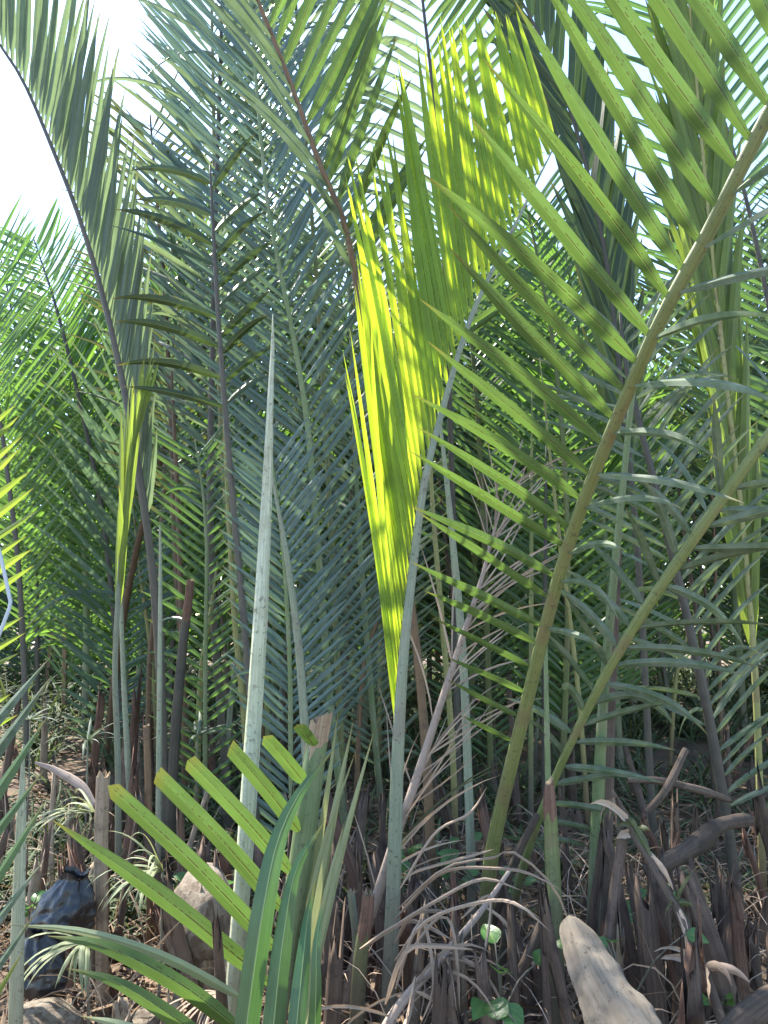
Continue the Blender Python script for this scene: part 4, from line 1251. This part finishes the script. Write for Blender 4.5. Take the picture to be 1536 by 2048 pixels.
def bag(label, px, ptop, pbot, d, wpx, seed, lean=0.0):
    rs = random.Random(seed)
    top, bot = at(px, ptop, d), at(px, pbot, d)
    H = top[2] - bot[2]
    Rm = pxm(d, wpx) * .5
    rows, sides = 34, 72
    fold = [(rs.choice([5, 7, 9, 11, 14, 17]), rs.uniform(0, 6.3), rs.uniform(.4, 1)) for _ in range(6)]
    V, Fc, UV = [], [], []
    for i in range(rows):
        s = i / (rows - 1)
        prof = np.interp(s, [0, .05, .2, .45, .7, .86, .93, 1.0], [.5, .85, 1.0, .95, .72, .46, .36, .44])
        for k in range(sides + 1):
            a = 2 * math.pi * (k % sides) / sides
            am = 0.03 + 0.15 * s
            f = sum(w_ * math.sin(n_ * a + p_ + s * 1.5 * math.sin(p_)) for n_, p_, w_ in fold) / 3
            q = Vector((math.cos(a) * 2 + seed, math.sin(a) * 2, s * 4))
            r = Rm * prof * (1 + am * f + 0.16 * mnoise.noise(q) + 0.1 * mnoise.noise(q * 2.7))
            z = bot[2] + H * s + (0.05 * H * math.sin(3 * a + 1) + 0.04 * H * f if s > .95 else 0) + H * .02 * mnoise.noise(q * 2)
            V.append((top[0] + math.cos(a) * r + lean * H * (s - .5), d + math.sin(a) * r * .8, z))
            UV.append((k / sides, s))
    st = sides + 1
    for i in range(rows - 1):
        for k in range(sides):
            Fc.append((i * st + k, i * st + k + 1, (i + 1) * st + k + 1, (i + 1) * st + k))
    o = mk('plastic_bag', V, Fc, M['plastic'], None, UV, origin=bot)
    return tag(o, label, 'plastic bag', 'black plastic bags')


bag('crumpled black plastic bag pulled over a stub on the left bank', 135, 1745, 1885, 3.0, 118, 4, lean=0.25)
bag('second black plastic bag sagging on the mud under the first', 80, 1860, 1985, 2.8, 105, 8, lean=-0.1)


# ------------------------------------------------------------------ seedlings and small plants
def tuft(label, px, py, d, n, L, W, mat, droop, group, spread=1.0, up=0.5, toward=None, name='palm_seedling', cat='seedling', stemh=0.0, seed=None):
    if seed is not None:
        random.seed(seed)
    p = at(px, py, d)
    e = empty(name, (p[0], p[1], p[2]))
    tag(e, label, cat, group)
    gzz = gz(p[0], p[1]) - .05
    if p[2] > gzz + .05:
        base = np.array([p[0] + random.uniform(-.03, .03), p[1] + .03, gzz])
        C = spline(np.array([base, (base + p) / 2 + np.array([.01, 0, 0]), p]), 10)
        v, f, u = tube_data(C, np.linspace(.008, .004, 10), cv((0, 0, 1)), sides=6)
        mk('stem', v, f, M['r_greygreen'], e, u)
    for i in range(n):
        a = random.uniform(0, 6.283)
        D = np.array([math.cos(a) * spread, math.sin(a) * spread, random.uniform(0.1, 1.0) * up])
        if toward is not None:
            D = unit(D) + cv(toward) * 1.2
        D = unit(D)
        B = unit(np.cross(np.cross(D, (0, 0, 1.0)), D) + 1e-6)
        v, f, u = leaf_data(p, D, B, random.uniform(*L), random.uniform(*W), droop=random.uniform(*droop), nseg=9, fold=0.25, bend=random.gauss(0, .25), base=0.5)
        mk('leaflet', v, f, M[mat], e, u, sharp_mid=3)
    return e


tuft('pale bleached palm seedling drooping over the mud between bag and boulder', 325, 1742, 2.9, 22, (.14, .3), (.01, .016), 'pale', (.9, 2.2), 'drooping palm seedlings', up=0.6, toward=(-.45, .1, .4), seed=3)
tuft('dry whitish seedling leaves spilling left above the plastic bag', 190, 1625, 3.15, 13, (.16, .34), (.01, .016), 'pale', (.8, 1.8), 'drooping palm seedlings', up=0.5, toward=(-.8, .2, .2), seed=5)
tuft('bleached leaf tuft hanging below the plastic bag near the corner', 170, 1885, 2.7, 16, (.14, .3), (.011, .02), 'pale', (1.0, 2.6), 'drooping palm seedlings', up=0.4, toward=(-.2, 0, .5), seed=6)
tuft('straw-coloured dry tuft at the foot of the white spear', 440, 1985, 2.55, 16, (.1, .24), (.005, .01), 'dry', (.6, 1.6), 'drooping palm seedlings', up=0.3, toward=(-.6, -.1, .4), seed=7)
tuft('fresh green seedling with stiff leaves behind the dark cut stalk', 395, 1470, 4.3, 16, (.14, .26), (.012, .02), 'dusty', (.2, .9), 'upright palm seedlings', up=1.2, seed=8)
tuft('green seedling in front of the red-brown husk stubs', 175, 1480, 4.5, 14, (.14, .28), (.012, .02), 'dusty', (.3, 1.2), 'upright palm seedlings', up=1.0, seed=9)
tuft('seedling of narrow pale leaves at the far left undergrowth edge', 60, 1440, 4.8, 16, (.15, .32), (.012, .02), 'dusty', (.4, 1.4), 'upright palm seedlings', up=0.8, seed=10)


def broad(label, px, py, d, n, sz, hgt, group, name='broadleaf_plant', cat='plant', seed=1, yell=False):
    """small plant of rounded stalked leaves"""
    random.seed(seed)
    p = at(px, py, d)
    g0 = gz(p[0], p[1]) - .02
    p[2] = min(p[2], g0 + .25)
    e = empty(name, tuple(p))
    tag(e, label, cat, group)
    for i in range(n):
        a = random.uniform(0, 6.283)
        h = random.uniform(.35, 1.0) * hgt
        q = p + np.array([math.cos(a) * hgt * .55 * random.random() * 1.6, math.sin(a) * hgt * .4, h])
        C = spline(np.array([p, (p + q) / 2 + np.array([0, 0, hgt * .15]), q]), 6)
        v, f, u = tube_data(C, np.linspace(.004, .0025, 6), cv((0, 0, 1)), sides=5)
        st_ = mk('leaf_stalk', v, f, M['r_green'], e, u)
        D = unit(np.array([math.cos(a), math.sin(a), random.uniform(-.3, .6)]))
        B = unit(np.cross(np.cross(D, cv((0, .7, .6))), D))
        s = random.uniform(*sz)
        lv_, lf_, lu_ = [], [], []
        X = np.cross(D, B)
        for j in range(8):
            t = j / 7
            wd = s * .4 * math.sin(math.pi * min(1, t ** .75 * .96 + .04)) ** .8 * (1.1 - .45 * t)
            c = q + D * s * t + B * (-.25 * s * (t - .4) ** 2)
            lv_ += [c - X * wd + B * wd * .25, c, c + X * wd + B * wd * .25]
            lu_ += [(0, t * .8), (.5, t * .8), (1, t * .8)]
        for j in range(7):
            k = j * 3
            lf_ += [(k, k + 1, k + 4, k + 3), (k + 1, k + 2, k + 5, k + 4)]
        mk('leaf', lv_, lf_, M['broad'], st_, lu_)
    return e


for a in (('cluster of round bright leaves in the dark gap above the fallen stalk', 1262, 1640, 3.2, 9, (.05, .08), .16, 'broadleaf weeds', 21),
          ('trailing round leaves spreading in the gap beside the fallen stalk', 1335, 1660, 3.25, 14, (.05, .08), .15, 'broadleaf weeds', 22),
          ('single stalked heart-shaped leaf plant behind the log', 1245, 1960, 2.6, 4, (.05, .08), .28, 'broadleaf weeds', 23),
          ('bright green water plant with a swollen stem left of the olive cut stalk', 1000, 1900, 2.6, 5, (.06, .1), .2, 'broadleaf weeds', 24),
          ('round-leaved weed at the bottom edge under the olive cut stalk', 1055, 2045, 2.4, 3, (.07, .1), .1, 'broadleaf weeds', 25),
          ('small light green weed low on the right among the husk stubs', 1435, 1935, 2.6, 4, (.05, .07), .08, 'broadleaf weeds', 26),
          ('leafy green weed in the shade behind the dead fibrous frond', 870, 1600, 3.7, 18, (.05, .08), .3, 'broadleaf weeds', 27),
          ('low weed with small leaves in the shade by the grey stalk', 980, 1640, 3.6, 16, (.05, .08), .28, 'broadleaf weeds', 28),
          ('green creeper leaves behind the chopped leaflets', 440, 1640, 3.4, 8, (.04, .07), .2, 'broadleaf weeds', 29),
          ('pale grey-green weed leaves at the left edge by the stiff blades', 70, 1680, 3.3, 8, (.05, .09), .12, 'broadleaf weeds', 30)):
    broad(*a[:8], seed=a[8])
random.seed(11)

# bent plastic pipe at the left edge
C = np.vstack([spline(np.array([at(-30, 1000, 3.0), at(-2, 1100, 3.0), at(21, 1203, 3.0)]), 15), spline(np.array([at(19, 1216, 3.0), at(-8, 1285, 3.0), at(-60, 1400, 3.0), at(-120, 1650, 3.05), at(-140, 2100, 3.1)]), 25)])
V, Fc, UV = tube_data(C, np.full(40, .008), cv((0, 0, 1)), sides=8)
m, t, N, L = newmat('grey_plastic')
p = N('ShaderNodeBsdfPrincipled')
p.inputs['Base Color'].default_value = (0.38, 0.43, 0.47, 1)
p.inputs['Roughness'].default_value = 0.5
o = N('ShaderNodeOutputMaterial')
L(p.outputs[0], o.inputs[0])
tag(mk('bent_pipe', V, Fc, m, None, UV, origin=C[-1]), 'bent pale blue-grey pipe showing at the left picture edge', 'pipe')

# ------------------------------------------------------------------ undergrowth, litter
rng = np.random.default_rng(5)
Pt = np.column_stack([rng.uniform(-5.5, 5.0, 1500), rng.uniform(3.8, 10.5, 1500)])
k = rng.random(1500) < .2
Pt[k] = np.column_stack([rng.uniform(-2.2, -.6, k.sum()), rng.uniform(3.7, 5.2, k.sum())])
P = np.repeat(np.column_stack([Pt, [gz(x, y) - .02 for x, y in Pt]]), 8, axis=0)
n = len(P)
ang = rng.uniform(0, 6.283, n)
D = np.column_stack([np.cos(ang), np.sin(ang), rng.uniform(.5, 1.8, n)])
B = np.cross(np.cross(D, (0, 0, 1.0)), D)
far = np.clip((P[:, 1] - 4) / 4, 0, 1)
V, Fc, UV = leaf_batch(P, D, B, rng.uniform(.16, .45, n) * (1 + .9 * far), rng.uniform(.01, .022, n) * (1 + .7 * far), rng.uniform(.6, 2.0, n), nseg=5, base=.5)
o = mk('undergrowth', V, Fc, M['under'], None, UV, sharp_mid=3)
tag(o, 'grassy green-grey undergrowth of narrow leaves beneath the fronds', 'undergrowth', kind='stuff')

n = 7500
x, y = rng.uniform(-2.6, 2.6, n), 2.0 + 4.0 * rng.random(n) ** 1.3
P = np.column_stack([x, y, [gz(a, b) for a, b in zip(x, y)] + rng.uniform(0, .05, n)])
ang = rng.uniform(0, 6.283, n)
D = np.column_stack([np.cos(ang), np.sin(ang), rng.normal(.12, .2, n)])
B = np.cross(np.cross(D, (0, 0, 1.0)), D) + rng.normal(0, .3, (n, 3))
V, Fc, UV = leaf_batch(P, D, B, rng.uniform(.08, .4, n), rng.uniform(.006, .026, n), rng.uniform(0, .5, n), nseg=4, fold=.3, bend=rng.normal(0, .5, n), base=.6)
o = mk('leaf_litter', V, Fc, M['litter'], None, UV, sharp_mid=3)
tag(o, 'dry tan leaf strips littering the mud bank', 'leaf litter', kind='stuff')


# fine dry straw hanging and standing among the stubs
n = 1700
x, y = rng.uniform(-2.2, 2.0, n), rng.uniform(2.4, 4.6, n)
P = np.column_stack([x, y, [gz(a, b) for a, b in zip(x, y)] + rng.uniform(0, .4, n) ** 1.5])
ang = rng.uniform(0, 6.283, n)
D = np.column_stack([np.cos(ang), np.sin(ang), rng.normal(.5, .7, n)])
B = np.cross(D, rng.normal(0, 1, (n, 3)))
V, Fc, UV = leaf_batch(P, D, B, rng.uniform(.15, .5, n), rng.uniform(.003, .008, n), rng.uniform(.2, 1.8, n), nseg=5, fold=.3, bend=rng.normal(0, .6, n), base=.8)
o = mk('dry_straw', V, Fc, M['dry'], None, UV, sharp_mid=3)
tag(o, 'tangle of thin dry straw among the husk stubs', 'straw', kind='stuff')

# upright stalks standing in the middle distance
random.seed(31)
spots = sorted([(random.uniform(280, 1500), random.uniform(4.6, 6.6)) for _ in range(26)])
for i, (px, d) in enumerate(spots):
    topy = random.uniform(650, 1150)
    lx = random.gauss(0, 45)
    wd = 55 / d
    stalk('palm_stalk', ORD[i] + ' from left of the thin upright stalks in the shade behind the nearer fronds',
          [(px, 1560, d, wd), (px + lx * .3, 1350, d, wd * .95), (px + lx, (1350 + topy) / 2, d, wd * .75), (px + lx * 1.6, topy, d, 2)],
          random.choice(['r_dark', 'r_brown', 'r_greygreen', 'r_olive', 'r_yellow', 'bark']), group='upright stalks in the shade', sides=7, n=16)


# ------------------------------------------------------------------ fronds further back
def far_frond(x, y, H, lean, mat, st, label, group, yaw):
    # keep the crowns below the skyline of the thicket
    for _ in range(30):
        tx, ty, tz = x + lean[0] * H, y + lean[1] * H, gz(x, y) + H + 0.35
        f = ty * CT + (tz - CAM_Z) * ST
        u = 768 + F * tx / f
        v = 1024 - F * ((tz - CAM_Z) * CT - ty * ST) / f
        if v > np.interp(u, [0, 200, 260, 420, 700, 760, 1050, 1150, 1536], [560, 560, 420, 330, 330, 480, 450, 300, 250]):
            break
        H *= 0.95
    b = np.array([x, y, gz(x, y) - .1])
    t = b + np.array([lean[0] * H, lean[1] * H, H])
    m1 = b + np.array([lean[0] * H * .15, lean[1] * H * .15, H * .4])
    m2 = b + np.array([lean[0] * H * .5, lean[1] * H * .5, H * .75])
    wp = [[*b, .035], [*m1, .03], [*m2, .02], [*t, .006]]
    L = [.4, .85, 1.15, 1.15, 1.05, .7]
    frond(label, None, both(random.uniform(.06, .2), .98, 66, L, [.03, .042, .042, .034], [58, 50, 44, 36], random.uniform(.02, .3), jr=14, jl=.12, ja=4, wild=.1), mat, st, group=group, joined=True, nrm=(math.sin(yaw), 0.1, math.cos(yaw)), ground=False, wp=wp, sides=6)


random.seed(23)
hue = {'sunny': 'fresh green', 'green': 'green', 'dusty': 'grey-green', 'dark': 'dark', 'yellow': 'yellow-green', 'blue': 'bluish'}
bands = [(-8.0, -2.6, 7.2, 11.5, 17, 2.8, 4.3, 'far frond in the low hazy row on the left', 'far fronds on the left'),
         (-3.2, -0.4, 6.0, 9.5, 18, 3.6, 5.6, 'far frond showing between the blue-green fronds', 'far fronds behind the spear'),
         (-0.6, 2.0, 6.2, 9.5, 20, 2.8, 4.8, 'far frond in the shade behind the young frond', 'far fronds behind the young frond'),
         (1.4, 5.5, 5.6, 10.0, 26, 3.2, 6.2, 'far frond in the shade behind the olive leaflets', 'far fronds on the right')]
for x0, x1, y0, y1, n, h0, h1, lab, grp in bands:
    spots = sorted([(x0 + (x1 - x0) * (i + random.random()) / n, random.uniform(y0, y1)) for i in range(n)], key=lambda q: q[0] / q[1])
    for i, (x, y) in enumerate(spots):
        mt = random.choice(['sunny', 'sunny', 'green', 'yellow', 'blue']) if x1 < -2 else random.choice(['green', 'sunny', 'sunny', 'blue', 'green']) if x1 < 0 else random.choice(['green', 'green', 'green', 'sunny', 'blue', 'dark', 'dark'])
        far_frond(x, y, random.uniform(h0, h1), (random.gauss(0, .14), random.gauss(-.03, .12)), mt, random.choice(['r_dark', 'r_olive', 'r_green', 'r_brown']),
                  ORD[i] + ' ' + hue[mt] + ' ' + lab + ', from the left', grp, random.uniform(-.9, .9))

# far mass of foliage that closes the view
n = 12000
a = rng.uniform(-1.05, 1.05, n)
rr = rng.uniform(11.5, 16, n)
x, y = np.sin(a) * rr, np.cos(a) * rr
top = np.array([2.4 + 0.9 * mnoise.noise(Vector((q * 6, 0, 0))) + 1.2 * sstep(0, .4, q) for q in a])
P = np.column_stack([x, y, 0.6 + rng.random(n) ** .8 * top])
D = np.column_stack([rng.normal(0, .5, n), rng.normal(0, .5, n), rng.uniform(-.2, 1, n)])
B = np.cross(D, rng.normal(0, 1, (n, 3)))
V, Fc, UV = leaf_batch(P, D, B, rng.uniform(.4, .9, n), rng.uniform(.05, .12, n), rng.uniform(.2, 1.2, n), nseg=3, fold=.2, base=.5)
o = mk('distant_foliage', V, Fc, M['green'], None, UV, sharp_mid=3)
tag(o, 'distant mass of palm foliage closing off the view', 'foliage', kind='stuff')

# ------------------------------------------------------------------ air
HAZE = 0.0
if HAZE:
    m, t, N, L = newmat('haze_air')
    pv = N('ShaderNodeVolumePrincipled')
    pv.inputs['Color'].default_value = (0.93, 0.95, 1.0, 1)
    pv.inputs['Density'].default_value = HAZE
    pv.inputs['Anisotropy'].default_value = 0.6
    ou = N('ShaderNodeOutputMaterial')
    L(pv.outputs[0], ou.inputs['Volume'])
    x0, x1, y0, y1, z0, z1 = -30, 30, -6, 30, -1.2, 9
    bv = [(x, y, z) for z in (z0, z1) for y in (y0, y1) for x in (x0, x1)]
    bf = [(0, 2, 3, 1), (4, 5, 7, 6), (0, 1, 5, 4), (2, 6, 7, 3), (0, 4, 6, 2), (1, 3, 7, 5)]
    hz = mk('haze', bv, bf, m, smooth=False)
    tag(hz, 'bright milky air hanging in the thicket', 'haze', kind='stuff')
